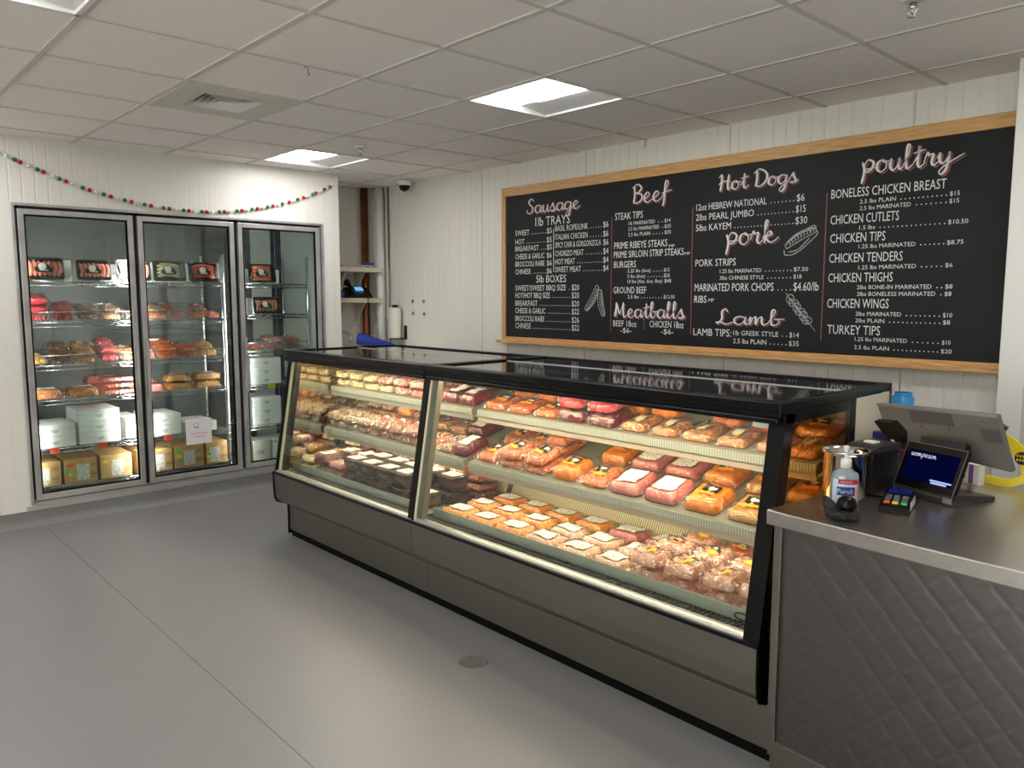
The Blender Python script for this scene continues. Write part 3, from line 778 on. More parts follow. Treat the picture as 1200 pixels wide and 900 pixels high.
for i in range(6):
    t = .14+i*.115; px, pz = .438+(.62-.438)*t, 1.575-.21*t; r = .026
    ks.append([(px+r*math.cos(a)*(1.15 if i%2 else .9), pz+r*math.sin(a)*(.8 if i%2 else 1.0)) for a in [j*.785 for j in range(9)]])
    ks.append([(px-.012,pz+.006),(px,pz-.004),(px+.013,pz+.006)]); ks.append([(px-.01,pz-.008),(px+.002,pz-.014),(px+.012,pz-.004)])
sketch(ks, .0026)

# ------------------------------------------------------------------ glass-door cooler front
ck = thing('glass_door_cooler', 'three-door stainless framed glass cooler front in the left wall', 'cooler', (XL, (OY0+OY1)/2, OZ0))
def cl(bm): bmesh.ops.translate(bm, verts=bm.verts, vec=(-XL, -(OY0+OY1)/2, -OZ0)); return bm
bm = BM(); e = .018; X1 = XL+.012
box(bm, XL-.10, X1, OY0, OY0+e, OZ0, OZ1, bev=.002); box(bm, XL-.10, X1, OY1-e, OY1, OZ0, OZ1, bev=.002)
box(bm, XL-.10, X1, OY0+e, OY1-e, OZ1-e, OZ1, bev=.002); box(bm, XL-.10, X1, OY0+e, OY1-e, OZ0, OZ0+e, bev=.002)
for i in range(3): box(bm, X1, X1+.004, OY0+.01, OY1-.01, OZ0+.002+i*.014, OZ0+.009+i*.014)
link('outer_frame', cl(bm), M_steelf, ck)
dy = (OY1-OY0-2*e)/3
bm = BM()
box(bm, XL-.09, XL-.03, OY0+e, OY1-e, OZ1-e-.018, OZ1-e); box(bm, XL-.09, XL-.03, OY0+e, OY1-e, OZ0+e, OZ0+e+.018)
for i in (1, 2): box(bm, XL-.09, XL-.03, OY0+e+i*dy-.03, OY0+e+i*dy+.03, OZ0+e, OZ1-e)
for yy in (OY0+e, OY1-e-.018): box(bm, XL-.09, XL-.03, yy, yy+.018, OZ0+e, OZ1-e)
link('mullion', cl(bm), M_black, ck)
for i in range(3):
    y0, y1 = OY0+e+i*dy+.015, OY0+e+(i+1)*dy-.015; z0, z1 = OZ0+e+.014, OZ1-e-.018; fwid = .036
    bm = BM(); bx = (XL-.03, XL+.008)
    box(bm, *bx, y0, y0+fwid, z0, z1, bev=.003); box(bm, *bx, y1-fwid, y1, z0, z1, bev=.003)
    box(bm, *bx, y0+fwid, y1-fwid, z1-fwid, z1, bev=.003); box(bm, *bx, y0+fwid, y1-fwid, z0, z0+fwid, bev=.003)
    dr = link('door', cl(bm), M_steelf, ck)
    bm = BM(); g = .010
    for q in ((y0+fwid,y0+fwid+g,z0+fwid,z1-fwid), (y1-fwid-g,y1-fwid,z0+fwid,z1-fwid), (y0+fwid+g,y1-fwid-g,z1-fwid-g,z1-fwid), (y0+fwid+g,y1-fwid-g,z0+fwid,z0+fwid+g)): box(bm, XL-.02, XL-.004, *q)
    link('gasket', cl(bm), M_rubber, dr)
    bm = BM(); box(bm, XL-.016, XL-.010, y0+fwid, y1-fwid, z0+fwid, z1-fwid); link('glass_pane', cl(bm), M_doorglass, dr)
    hy = y1-.021 if i == 0 else y0+.021
    bm = BM(); box(bm, XL+.008, XL+.03, hy-.009, hy+.009, .83, .85); box(bm, XL+.008, XL+.03, hy-.009, hy+.009, 1.19, 1.21); box(bm, XL+.026, XL+.038, hy-.011, hy+.011, .80, 1.24, bev=.003)
    link('handle', cl(bm), M_steelf, dr)
# lamp strips behind the mullions: opaque channels whose open side faces the cold room
for yy in (OY0+e+.03, OY0+e+dy-.008, OY0+e+dy+.052, OY0+e+2*dy+.052):
    bm = BM(); box(bm, XL-.102, XL-.098, yy-.018, yy+.018, .28, 2.07); box(bm, XL-.125, XL-.102, yy-.018, yy-.015, .28, 2.07); box(bm, XL-.125, XL-.102, yy+.015, yy+.018, .28, 2.07)
    ch_ = link('lamp_channel', cl(bm), M_alu, ck)
    bm = BM(); box(bm, XL-.112, XL-.103, yy-.012, yy+.012, .3, 2.05); link('lamp_strip', cl(bm), M_led, ch_)
# paper notice on the second door
nt_ = thing('paper_notice', 'white paper notice taped low on the middle cooler door', 'notice', (XL+.002, 1.935, .50), (0,0,0))
bm = BM(); box(bm, -.012, -.0105, -.098, .098, -.09, .105); link('sheet', bm, mat('notice_paper', (222,216,218), .8), nt_)
nt_.location = (XL+.012-.002, 1.985, .52)
bm = BM()
pl = lambda u, v, d: (-.0100+d, u, v)
RED = mat('notice_red', (186,66,72), .7)
text_bm(bm, 'Please Do Not Open', -.060, -.012, .125, .014, pl); text_bm(bm, 'Through Stock', -.042, -.036, .09, .014, pl)
ribbon(bm, catmull([(-.016+.018*math.cos(a), .055+.018*math.sin(a)) for a in [x*.6 for x in range(11)]], 3), .002, .002, pl, .0004, 0)
link('printed_text', bm, RED, nt_, fixn=False)
bm = BM(); ribbon(bm, [Vector((-.034, .036)), Vector((-.016,.040)), Vector((.002, .036))], .004, .004, pl, .0005); link('printed_mark', bm, M_black, nt_, fixn=False)

# ------------------------------------------------------------------ wire shelving inside
def wire_unit(y0, y1, rows, label, fence):
    t = thing('wire_shelving', label, 'shelving', (-3.82, (y0+y1)/2, .135), group='chrome wire shelving')
    L = lambda p: (p[0]+3.82, p[1]-(y0+y1)/2, p[2]-.135)
    xf, xb = -3.55, -4.02
    for y in (y0, y1):
        for x in (xf-.012, xb):
            bm = BM(); tube(bm, [L((x,y,.135)), L((x,y,1.90))], .0125, 10)
            for k in range(34): lathe(bm, [(.0128,0), (.0136,.002), (.0128,.004)], 10, L((x,y,.19+k*.05)))
            link('post', bm, M_chrome, t)
    for z, rise in rows:
        bm = BM()
        zz = lambda x: z+rise*(xf-x)/(xf-xb)
        for x in (xf, xb):
            tube(bm, [L((x,y0+.012,zz(x))), L((x,y1-.012,zz(x)))], .004, 6); tube(bm, [L((x,y0+.012,zz(x)-.028)), L((x,y1-.012,zz(x)-.028))], .004, 6)
            n = int((y1-y0)/.045); zg = []
            for i in range(n+1): zg.append(L((x, y0+.012+(y1-y0-.024)*i/n, zz(x)-(.002 if i%2 else .026))))
            tube(bm, zg, .0028, 5)
        for y in (y0+.012, y1-.012):
            tube(bm, [L((xf,y,zz(xf))), L((xb,y,zz(xb)))], .004, 6); tube(bm, [L((xf,y,zz(xf)-.028)), L((xb,y,zz(xb)-.028))], .004, 6)
        n = int((y1-y0)/.026)
        for i in range(1, n):
            y = y0+(y1-y0)*i/n; tube(bm, [L((xf,y,zz(xf)+.003)), L((xb,y,zz(xb)+.003))], .0022, 5)
        for xm in (.33, .66):
            x = xf+(xb-xf)*xm; tube(bm, [L((x,y0+.012,zz(x)-.003)), L((x,y1-.012,zz(x)-.003))], .0035, 5)
        sh = link('shelf', bm, M_wire, t)
        if rise:
            bm = BM(); hf = .075
            tube(bm, [L((xf+.006,y0+.012,z+hf)), L((xf+.006,y1-.012,z+hf))], .0035, 6); tube(bm, [L((xf+.006,y0+.012,z+.004)), L((xf+.006,y1-.012,z+.004))], .003, 6)
            n = int((y1-y0)/.026)
            for i in range(n+1):
                y = y0+.012+(y1-y0-.024)*i/n; tube(bm, [L((xf+.006,y,z-.004)), L((xf+.006,y,z+hf))], .0019, 5)
            link('front_fence', bm, M_wire, sh)
ROWS_A = [(1.665,0), (1.375,.13), (1.07,.10), (.825,0), (.475,0), (.198,0)]
ROWS_B = [(1.665,0), (1.405,0), (1.10,.08), (.815,0), (.47,0)]
wire_unit(.90, 2.33, ROWS_A, 'long chrome wire shelving behind the left and middle cooler doors', True)
wire_unit(2.50, 3.07, ROWS_B, 'narrow chrome wire shelving behind the right cooler door', True)

# ------------------------------------------------------------------ glass meat cases
M_slot = None
def slot_mat(name, c1, c2, per):
    m, nt, out = nodes(name); b = pbsdf(nt, c1, .4); nt.links.new(b.outputs[0], out.inputs[0])
    tc = N(nt, 'ShaderNodeTexCoord'); sp = N(nt, 'ShaderNodeSeparateXYZ'); nt.links.new(tc.outputs['Object'], sp.inputs[0])
    d = N(nt, 'ShaderNodeMath', operation='DIVIDE'); d.inputs[1].default_value = per; nt.links.new(sp.outputs[0], d.inputs[0])
    f = N(nt, 'ShaderNodeMath', operation='FRACT'); nt.links.new(d.outputs[0], f.inputs[0])
    g = N(nt, 'ShaderNodeMath', operation='GREATER_THAN'); g.inputs[1].default_value = .6; nt.links.new(f.outputs[0], g.inputs[0])
    mx = N(nt, 'ShaderNodeMix', data_type='RGBA'); mx.inputs[6].default_value = lin(c1); mx.inputs[7].default_value = lin(c2)
    nt.links.new(g.outputs[0], mx.inputs[0]); nt.links.new(mx.outputs[2], b.inputs['Base Color']); return m
M_duct = slot_mat('perforated_duct', (206,194,160), (122,112,88), .013)
M_grille = slot_mat('air_grille', (60,60,58), (24,24,24), .011)
M_comb = slot_mat('price_rail', (158,158,150), (120,120,114), .012)
M_case_in = mat('case_liner', (214,204,176), .35)
M_shelfplate = mat('case_shelf_metal', (128,126,116), .4, .3)
M_backdoor = mat('case_back_door', (112,112,98), .25)
def meat_case(name, label, x0, x1, last):
    cx = (x0+x1)/2; t = thing(name, label, 'display case', (cx, 2.45, 0), group='glass meat cases')
    def L(bm): bmesh.ops.translate(bm, verts=bm.verts, vec=(-cx, -2.45, 0)); return bm
    P = lambda n, bm, m, par=None: link(n, L(bm), m, par or t)
    bm = BM(); box(bm, x0, x1, 2.055, 2.85, 0, .05); P('kick_plate', bm, M_rubber)
    bm = BM(); box(bm, x0+.002, x1-.001, 2.038, 2.055, .048, .205, bev=.002); P('lower_panel', bm, M_steel)
    bm = BM(); box(bm, x0-.002, x0+.003, 2.03, 2.06, .02, .235) if not last else box(bm, x1, x1+.004, 2.03, 2.06, .02, .235); P('end_trim', bm, M_rubber)
    bm = BM(); box(bm, x0+.01, x1-.01, 2.05, 2.86, .05, .45); P('body', bm, M_black)
    bm = BM(); prism_x(bm, [(2.05,.232), (2.0,.236), (1.962,.252), (1.948,.275), (1.943,.33), (1.941,.432), (2.05,.432)], x0+.002, x1-.001); P('bumper_panel', bm, M_steel)
    bm = BM()
    for xe in ((x0-.004, x0+.002),) if not last else ((x1-.001, x1+.006),): prism_x(bm, [(2.06,.222), (2.0,.226), (1.956,.244), (1.942,.27), (1.937,.33), (1.935,.445), (2.06,.445)], *xe)
    P('bumper_end', bm, M_rubber)
    bm = BM(); box(bm, x0, x1, 2.045, 2.06, .203, .234); P('gap_strip', bm, M_rubber)
    bm = BM(); box(bm, x0, x1, 1.938, 1.950, .432, .446, bev=.002); P('black_trim', bm, M_blackgloss)
    bm = BM(); prism_x(bm, [(1.950,.432), (1.950,.452), (1.968,.460), (1.975,.457), (1.990,.457), (1.996,.452), (2.004,.452), (2.004,.432)], x0+.01, x1-.01); P('sill', bm, M_alu)
    bm = BM(); box(bm, x0+.02, x1-.02, 2.004, 2.062, .434, .448)
    n = int((x1-x0)/.02)
    for i in range(n):
        xx = x0+.03+i*.02
        if xx < x1-.03: tube(bm, [(xx,2.008,.452), (xx+.006,2.058,.452)], .0028, 5)
    P('air_grille', bm, M_grille)
    # deck tray
    bm = BM(); box(bm, x0+.02, x1-.02, 2.064, 2.74, .440, .455); box(bm, x0+.025, (x0+x1)/2-.001, 2.060, 2.066, .440, .497); box(bm, (x0+x1)/2+.001, x1-.025, 2.060, 2.066, .440, .497); P('deck_tray', bm, M_greylip)
    # back
    bm = BM(); box(bm, x0+.01, x1-.01, 2.775, 2.80, .44, 1.19); P('back_liner', bm, M_backdoor)
    bm = BM(); prism_x(bm, [(2.60,.455), (2.60,.475), (2.66,.60), (2.775,.60), (2.775,.455)], x0+.02, x1-.02); P('air_duct', bm, M_duct)
    bm = BM(); box(bm, x0+.02, x1-.02, 2.755, 2.775, .80, .90); P('air_duct', bm, M_duct)
    for f in (0, .5, 1):
        xx = x0+.06+f*(x1-x0-.12); bm = BM(); box(bm, xx-.03, xx+.03, 2.735, 2.772, .455, 1.18); P('upright', bm, M_case_in if f != .5 else M_black)
    bm = BM(); box(bm, x0, x1, 2.80, 2.885, .05, 1.20); P('rear_cabinet', bm, M_case_in)
    bm = BM(); box(bm, x0, x1, 2.885, 2.895, .05, 1.222); P('rear_trim', bm, M_black)
    # shelves
    for yf, z0, dz in ((2.36, .915, .385*.22), (2.30, .645, .445*.30)):
        xs0, xs1 = x0+.03, x1-(.03 if last else .02)
        bm = BM(); extrude_poly(bm, [(xs0,yf,z0+.05), (xs1,yf,z0+.05), (xs1,2.745,z0+.05+dz), (xs0,2.745,z0+.05+dz)], (0,0,.006))
        for xx in (xs0, xs1-.008): extrude_poly(bm, [(xx,yf+.004,z0+.052), (xx,2.745,z0+.052+dz), (xx,2.745,z0-.01+dz), (xx,2.66,z0-.01+dz*.8), (xx,yf+.004,z0+.018)], (.008,0,0))
        sh = P('shelf', bm, M_shelfplate)
        bm = BM(); box(bm, xs0, xs1, yf-.008, yf, z0+.022, z0+.054); P('price_rail', bm, M_comb, sh)
        bm = BM(); box(bm, xs0, xs1, yf-.002, yf+.004, z0-.006, z0+.022); P('shelf_lip', bm, M_greylip if not last else mat('rose_lip', (176,158,142), .4, .2) if 'rose_lip' not in MATS else MATS['rose_lip'], sh)
        bm = BM(); tube(bm, [(xs0+.05, yf+.03, z0+.018), (xs1-.05, yf+.03, z0+.018)], .009, 8); P('lamp_tube', bm, M_caselamp, sh)
    # canopy lamps
    for yy in (2.155, 2.19):
        bm = BM(); tube(bm, [(x0+.06, yy, 1.163), (x1-.06, yy, 1.163)], .011, 8); P('lamp_tube', bm, M_canopy)
    bm = BM(); box(bm, x0+.03, x1-.03, 2.12, 2.25, 1.178, 1.186); P('lamp_reflector', bm, M_white)
    # frame
    bm = BM(); box(bm, x0, x1, 2.03, 2.10, 1.188, 1.222, bev=.004); box(bm, x0, x1-.012, 2.036, 2.08, 1.150, 1.170, bev=.006); box(bm, x0, x1-.005, 2.04, 2.09, 1.170, 1.190, bev=.003)
    box(bm, x0, x0+.03, 2.10, 2.885, 1.19, 1.222, bev=.003); box(bm, x1-.03, x1, 2.10, 2.885, 1.19, 1.222, bev=.003)
    box(bm, x0, x1, 2.86, 2.89, 1.19, 1.222, bev=.003); box(bm, x0+.03, x1-.03, 2.555, 2.585, 1.18, 1.210)
    P('top_frame', bm, M_blackgloss)
    bm = BM(); box(bm, x0+.03, x1-.03, 2.56, 2.575, 1.210, 1.217, bev=.002); P('top_trim', bm, M_alu)
    bm = BM(); box(bm, x0+.028, x1-.028, 2.095, 2.558, 1.206, 1.214); P('top_glass', bm, M_top)
    bm = BM(); box(bm, x0+.028, x1-.028, 2.577, 2.862, 1.206, 1.214); P('rear_top', bm, M_top)
    # front glass, leaning
    gy = lambda z: 1.957+(z-.455)*(2.075-1.957)/(1.16-.455)
    def lean(a, b, z0, z1, dy0, dy1): 
        bm = BM(); extrude_poly(bm, [(a,gy(z0)+dy0,z0), (b,gy(z0)+dy0,z0), (b,gy(z1)+dy0,z1), (a,gy(z1)+dy0,z1)], (0,dy1-dy0,0)); return bm
    P('front_glass', lean(x0+.02, x1-.02, .457, 1.16, 0, .006), M_glass)
    if not last:
        P('post', lean(x0, x0+.022, .447, 1.17, -.006, .03), M_blackgloss); P('post', lean(x0+.022, x0+.042, .455, 1.16, .008, .03), M_case_in); P('post', lean(x0+.042, x0+.08, .455, 1.16, .02, .05), M_black)
        P('post', lean(x1-.042, x1, .447, 1.17, -.006, .03), M_blackgloss)
    else:
        P('post', lean(x0+.002, x0+.018, .455, 1.16, .0, .03), M_case_in); P('post', lean(x0+.018, x0+.058, .455, 1.16, .008, .04), mat('bronze_post', (96,90,78), .4) if 'bronze_post' not in MATS else MATS['bronze_post'])
        P('post', lean(x1-.058, x1, .44, 1.18, -.008, .05), M_blackgloss)
    # end glass and end frame on the open end
    xe0, xe1 = (x0+.002, x0+.010) if not last else (x1-.010, x1-.002)
    if last or True:
        bm = BM(); extrude_poly(bm, [(xe0,gy(.45)+.04,.45), (xe0,2.56,.45), (xe0,2.56,1.17), (xe0,gy(1.17)+.04,1.17)], (xe1-xe0,0,0))
        if last: P('end_glass', bm, M_endglass)
        else: P('end_liner', bm, mat('polished_liner', (206,200,184), .07, 1.0))
    if last:
        bm = BM(); box(bm, x1-.02, x1, 2.07, 2.56, 1.150, 1.190); box(bm, x1-.02, x1+.001, 2.545, 2.58, .05, 1.19); P('end_frame', bm, M_blackgloss)
        bm = BM(); box(bm, x1-.02, x1+.001, 2.58, 2.872, .05, 1.19); box(bm, x1-.02, x1, 2.05, 2.545, .05, .45); P('end_panel', bm, M_case_in)
        bm = BM(); box(bm, x1-.018, x1+.002, 2.872, 2.895, .05, 1.20); P('end_trim', bm, M_black)
        bm = BM(); box(bm, x1-.14, x1-.05, 2.10, 2.20, 1.12, 1.16, bev=.01); P('lamp_socket', bm, M_white)
    else:
        bm = BM(); box(bm, x0, x0+.02, 2.05, 2.56, .05, .45); box(bm, x0, x0+.02, 2.56, 2.885, .05, 1.19); P('end_panel', bm, M_case_in)
    for xx in ((x1-.12,) if last else (x1-.14,)):
        bm = BM(); tube(bm, [(xx+.035*math.cos(a), 2.055+.0*a, .47+.013*math.sin(a)) for a in [q*.3927 for q in range(16)]], .003, 5, closed=True); P('price_clip', bm, M_black)
    return t
meat_case('meat_case', 'shorter glass meat case at the left, next to the cooler', -1.955, -.44, False)
meat_case('meat_case', 'longer glass meat case at the right, next to the till counter', -.44, 1.47, True)
# ------------------------------------------------------------------ packed meat
def meat_mat(name, a, b, c=None, sc=16, rough=.38, stretch=(1,1,1), bump=.35):
    m, nt, out = nodes(name); bs = pbsdf(nt, a, rough, 0, .5); nt.links.new(bs.outputs[0], out.inputs[0])
    tc = N(nt, 'ShaderNodeTexCoord'); mp = N(nt, 'ShaderNodeMapping'); mp.inputs['Scale'].default_value = stretch
    oi = N(nt, 'ShaderNodeObjectInfo')
    cb = N(nt, 'ShaderNodeVectorMath', operation='ADD'); sc_ = N(nt, 'ShaderNodeVectorMath', operation='SCALE'); sc_.inputs['Scale'].default_value = 9.0
    nt.links.new(oi.outputs['Location'], sc_.inputs[0]); nt.links.new(tc.outputs['Object'], cb.inputs[0]); nt.links.new(sc_.outputs[0], cb.inputs[1])
    nt.links.new(cb.outputs[0], mp.inputs[0])
    nz = N(nt, 'ShaderNodeTexNoise'); nz.inputs['Scale'].default_value = sc; nz.inputs['Detail'].default_value = 4; nz.inputs['Distortion'].default_value = 1.2
    nt.links.new(mp.outputs[0], nz.inputs['Vector'])
    rp = N(nt, 'ShaderNodeValToRGB'); e = rp.color_ramp.elements
    e[0].position = .32; e[0].color = lin(a); e[1].position = .68; e[1].color = lin(b)
    if c: q = e.new(.52); q.color = lin(c)
    nt.links.new(nz.outputs[0], rp.inputs[0]); nt.links.new(rp.outputs[0], bs.inputs['Base Color'])
    bump_from(nt, bs, nz.outputs[0], bump, .006); return m
MM = {
'orange': meat_mat('meat_orange', (222,104,14), (240,146,40), (200,76,12)),
'amber': meat_mat('meat_amber', (228,128,10), (242,160,36), (206,102,10)),
'tan': meat_mat('meat_tan', (196,136,66), (222,172,104), (170,108,52)),
'peach': meat_mat('meat_peach', (204,134,84), (236,196,150), (170,96,56), 24),
'oredge': meat_mat('meat_orange_edge', (222,104,20), (238,140,50), (230,160,90)),
'pink': meat_mat('meat_pink', (206,118,116), (222,146,140), (190,98,100), 12),
'red': meat_mat('meat_red', (110,26,34), (156,54,58), (84,18,28), 24),
'brightred': meat_mat('meat_bright_red', (204,40,54), (226,84,90), (176,24,44), 14),
'chicken': meat_mat('meat_raw_chicken', (224,164,142), (238,190,168), (208,138,120), 9, .3),
'palechicken': meat_mat('meat_pale_chicken', (226,186,160), (240,212,190), (214,160,140), 9, .3),
'cream': meat_mat('meat_cream_streaked', (244,230,180), (150,76,58), (226,196,140), 34, stretch=(1,2.4,1), bump=.6),
'rose': meat_mat('meat_rose_streaked', (176,62,62), (246,230,206), (206,120,112), 30, stretch=(2,1,1), bump=.6),
'rust': meat_mat('meat_rust', (158,64,30), (214,140,84), (120,40,22), 26, stretch=(1,2,1)),
'brown': meat_mat('meat_brown', (140,84,42), (206,156,96), (104,60,32), 26, stretch=(1,2,1)),
'gold': meat_mat('meat_gold', (222,162,70), (240,196,110), (196,126,50), 30),
'sausage': meat_mat('meat_sausage_pink', (216,124,100), (232,152,126), (200,104,84), 30),
'sausage_red': meat_mat('meat_sausage_red', (206,66,40), (226,96,60), (176,44,30), 30),
'sausage_green': meat_mat('meat_sausage_green', (190,190,140), (206,204,160), (160,160,110), 30),
'sausage_brown': meat_mat('meat_sausage_brown', (186,128,96), (206,150,116), (160,100,74), 30),
'hotdog': meat_mat('meat_hotdog', (220,118,92), (232,140,112), (204,98,78), 30),
'dark': meat_mat('meat_dark', (112,72,66), (142,96,86), (84,50,50), 18),
}
def print_mat():
    m, nt, out = nodes('printed_white_label'); b = pbsdf(nt, (226,224,218), .5); nt.links.new(b.outputs[0], out.inputs[0])
    tc = N(nt, 'ShaderNodeTexCoord'); mp = N(nt, 'ShaderNodeMapping'); mp.inputs['Scale'].default_value = (60, 150, 60)
    nt.links.new(tc.outputs['Object'], mp.inputs[0]); nz = N(nt, 'ShaderNodeTexNoise'); nz.inputs['Scale'].default_value = 1.0
    nt.links.new(mp.outputs[0], nz.inputs['Vector']); rp = N(nt, 'ShaderNodeValToRGB'); e = rp.color_ramp.elements
    e[0].position = .40; e[0].color = lin((150,146,142)); e[1].position = .47; e[1].color = lin((228,226,220))
    nt.links.new(nz.outputs[0], rp.inputs[0]); nt.links.new(rp.outputs[0], b.inputs['Base Color']); return m
M_print = print_mat()
M_lblack = mat('label_black', (26,24,24), .35); M_lwhite = mat('label_white', (224,220,210), .4); M_lorange = mat('label_orange', (240,150,40), .4)
M_lyellow = mat('label_yellow', (240,176,36), .4); M_lblue = mat('label_blue', (50,62,170), .4); M_lred = mat('label_red', (206,44,44), .4); M_lgrey = mat('label_silver', (186,184,176), .3, .3)
def fn(x, y, s, k): return noise.noise(Vector((x*k, y*k, s*7.31)))
def lab_brand(u, v):
    if v < -.45: return 2
    d = (u*1.0)**2+((v-.42)*1.9)**2+.12*math.sin(9*u)
    if abs(u) < .55 and .15 < v < .85 and d < .30: return 1
    if -.1 > v and -.25 < u < .12: return 3
    if v > -.38: return 0
    return None
def lab_stripe(u, v):
    if v < .15: return 3
    return 1 if abs(u-.1) < .3 and .35 < v < .8 else 0
def lab_blue(u, v):
    r = u*u+v*v
    if r > 1.0: return None
    return 1 if abs(v) < .18 and abs(u) < .6 else (0 if v > .45 else 4)
def lab_red(u, v): return None if (u*u+v*v) > 1 else (5 if v < .3 else 1)
def lab_silver(u, v):
    return 3 if (u*u+(v+.4)**2) < .10 else (6 if abs(u) < .9 else None)
def lab_white(u, v): return 7
LABMATS = [M_lblack, M_lwhite, M_lorange, M_lyellow, M_lblue, M_lred, M_lgrey, M_print]
LABS = {'brand': (lab_brand, .46, .44, .12), 'stripe': (lab_stripe, .36, .3, .1), 'blue': (lab_blue, .30, .34, 0), 'red': (lab_red, .34, .34, 0), 'silver': (lab_silver, .34, .36, 0), 'white': (lab_white, .37*2*.5*2, .66, 0)}
# kind: meat, width, depth, height, lumpiness, label, film margin, words
KINDS = {
'orange': ('orange', 0.165, 0.190, 0.032, .35, 'brand', .014, 'orange marinated meat pouch', 'pouch'),
'amber': ('amber', 0.170, 0.190, 0.050, .25, 'brand', .014, 'amber marinated meat pouch', 'pouch'),
'tan': ('tan', 0.170, 0.190, 0.036, .3, 'brand', .014, 'tan marinated meat pouch', 'pouch'),
'peach': ('peach', 0.170, 0.190, 0.032, .5, 'silver', .014, 'shiny peach-coloured meat pouch', 'pouch'),
'oredge': ('oredge', .185, .135, .04, .2, 'white', .009, 'orange-edged white-labelled meat pack', 'pack'),
'palewhite': ('palechicken', .185, .135, .038, .3, 'white', .009, 'pale white-labelled chicken pack', 'pack'),
'pinkwhite': ('pink', .18, .17, .045, .2, 'white', .009, 'pink white-labelled meat pack', 'pack'),
'redwhite': ('red', .17, .19, .055, .2, 'white', .009, 'dark red white-labelled meat pack', 'pack'),
'redbag': ('brightred', 0.180, 0.190, 0.040, .5, None, .014, 'bright red bagged meat', 'bag'),
'darkred': ('red', .17, .19, .05, .4, None, .009, 'dark red bagged meat', 'bag'),
'chicken': ('chicken', .17, .14, .05, .75, 'stripe', .009, 'yellow-labelled raw chicken bag', 'bag'),
'rawchicken': ('chicken', .17, .14, .045, .8, None, .009, 'unlabelled raw chicken bag', 'bag'),
'cream': ('cream', 0.170, 0.190, 0.034, .6, None, .014, 'cream streaked meat pouch', 'pouch'),
'rose': ('rose', 0.170, 0.190, 0.036, .55, None, .014, 'rose streaked meat pouch', 'pouch'),
'rust': ('rust', 0.170, 0.190, 0.032, .5, 'red', .014, 'red-stickered rust-brown meat pouch', 'pouch'),
'brown': ('brown', 0.170, 0.190, 0.032, .5, None, .014, 'brown marinated meat pouch', 'pouch'),
'blue': ('peach', 0.160, 0.190, 0.034, .4, 'blue', .014, 'blue-stickered pale meat pouch', 'pouch'),
'gold': ('gold', .15, .15, .05, .6, None, .009, 'golden marinated meat bag', 'bag'),
'flatbrown': ('brown', .15, .15, .024, .6, None, .009, 'thin brown meat pouch', 'pouch'),
'flatgold': ('gold', .15, .15, .03, .6, 'silver', .009, 'thin golden meat pouch', 'pouch'),
'flatorange': ('orange', .15, .15, .028, .5, None, .009, 'thin orange meat pouch', 'pouch'),
'links': ('hotdog', .2, .15, .03, 0, None, 0, 'pink sausage link pack', 'pack'),
'bigtan': ('peach', .22, .17, .065, .15, 'white', .009, 'wide tan white-labelled meat pack', 'pack'),
'bigpink': ('pink', .22, .17, .05, .2, None, .009, 'wide pink wrapped meat pack', 'pack'),
'slabwhite': ('tan', .2, .16, .046, .12, 'white', .009, 'thick tan white-labelled meat block', 'pack'),
}
PROTO = {}
def slab(u, v, H, lump, seed):
    e = max(0, 1-abs(u)**12)**.42*max(0, 1-abs(v)**12)**.42
    return .002+H*e*(1-.30*lump+.6*lump*fn(u, v, seed, 1.7)+.10*lump*fn(u, v, seed+3, 5))
def film_z(u, v, H, lump, seed, hw, hd, mg):
    uu, vv = max(-1, min(1, u)), max(-1, min(1, v))
    z = slab(uu*.93, vv*.93, H, lump, seed)+.003
    out_ = max(0, (abs(u)-1)*hw, (abs(v)-1)*hd)
    if out_ > 0:
        k = min(1, out_/.007); z = z*(1-k)+k*H*(.40+.7*fn(u, v, seed+40, 3.1))
    z += .003+.004*fn(u, v, seed+20, 4)
    return max(.002, z)
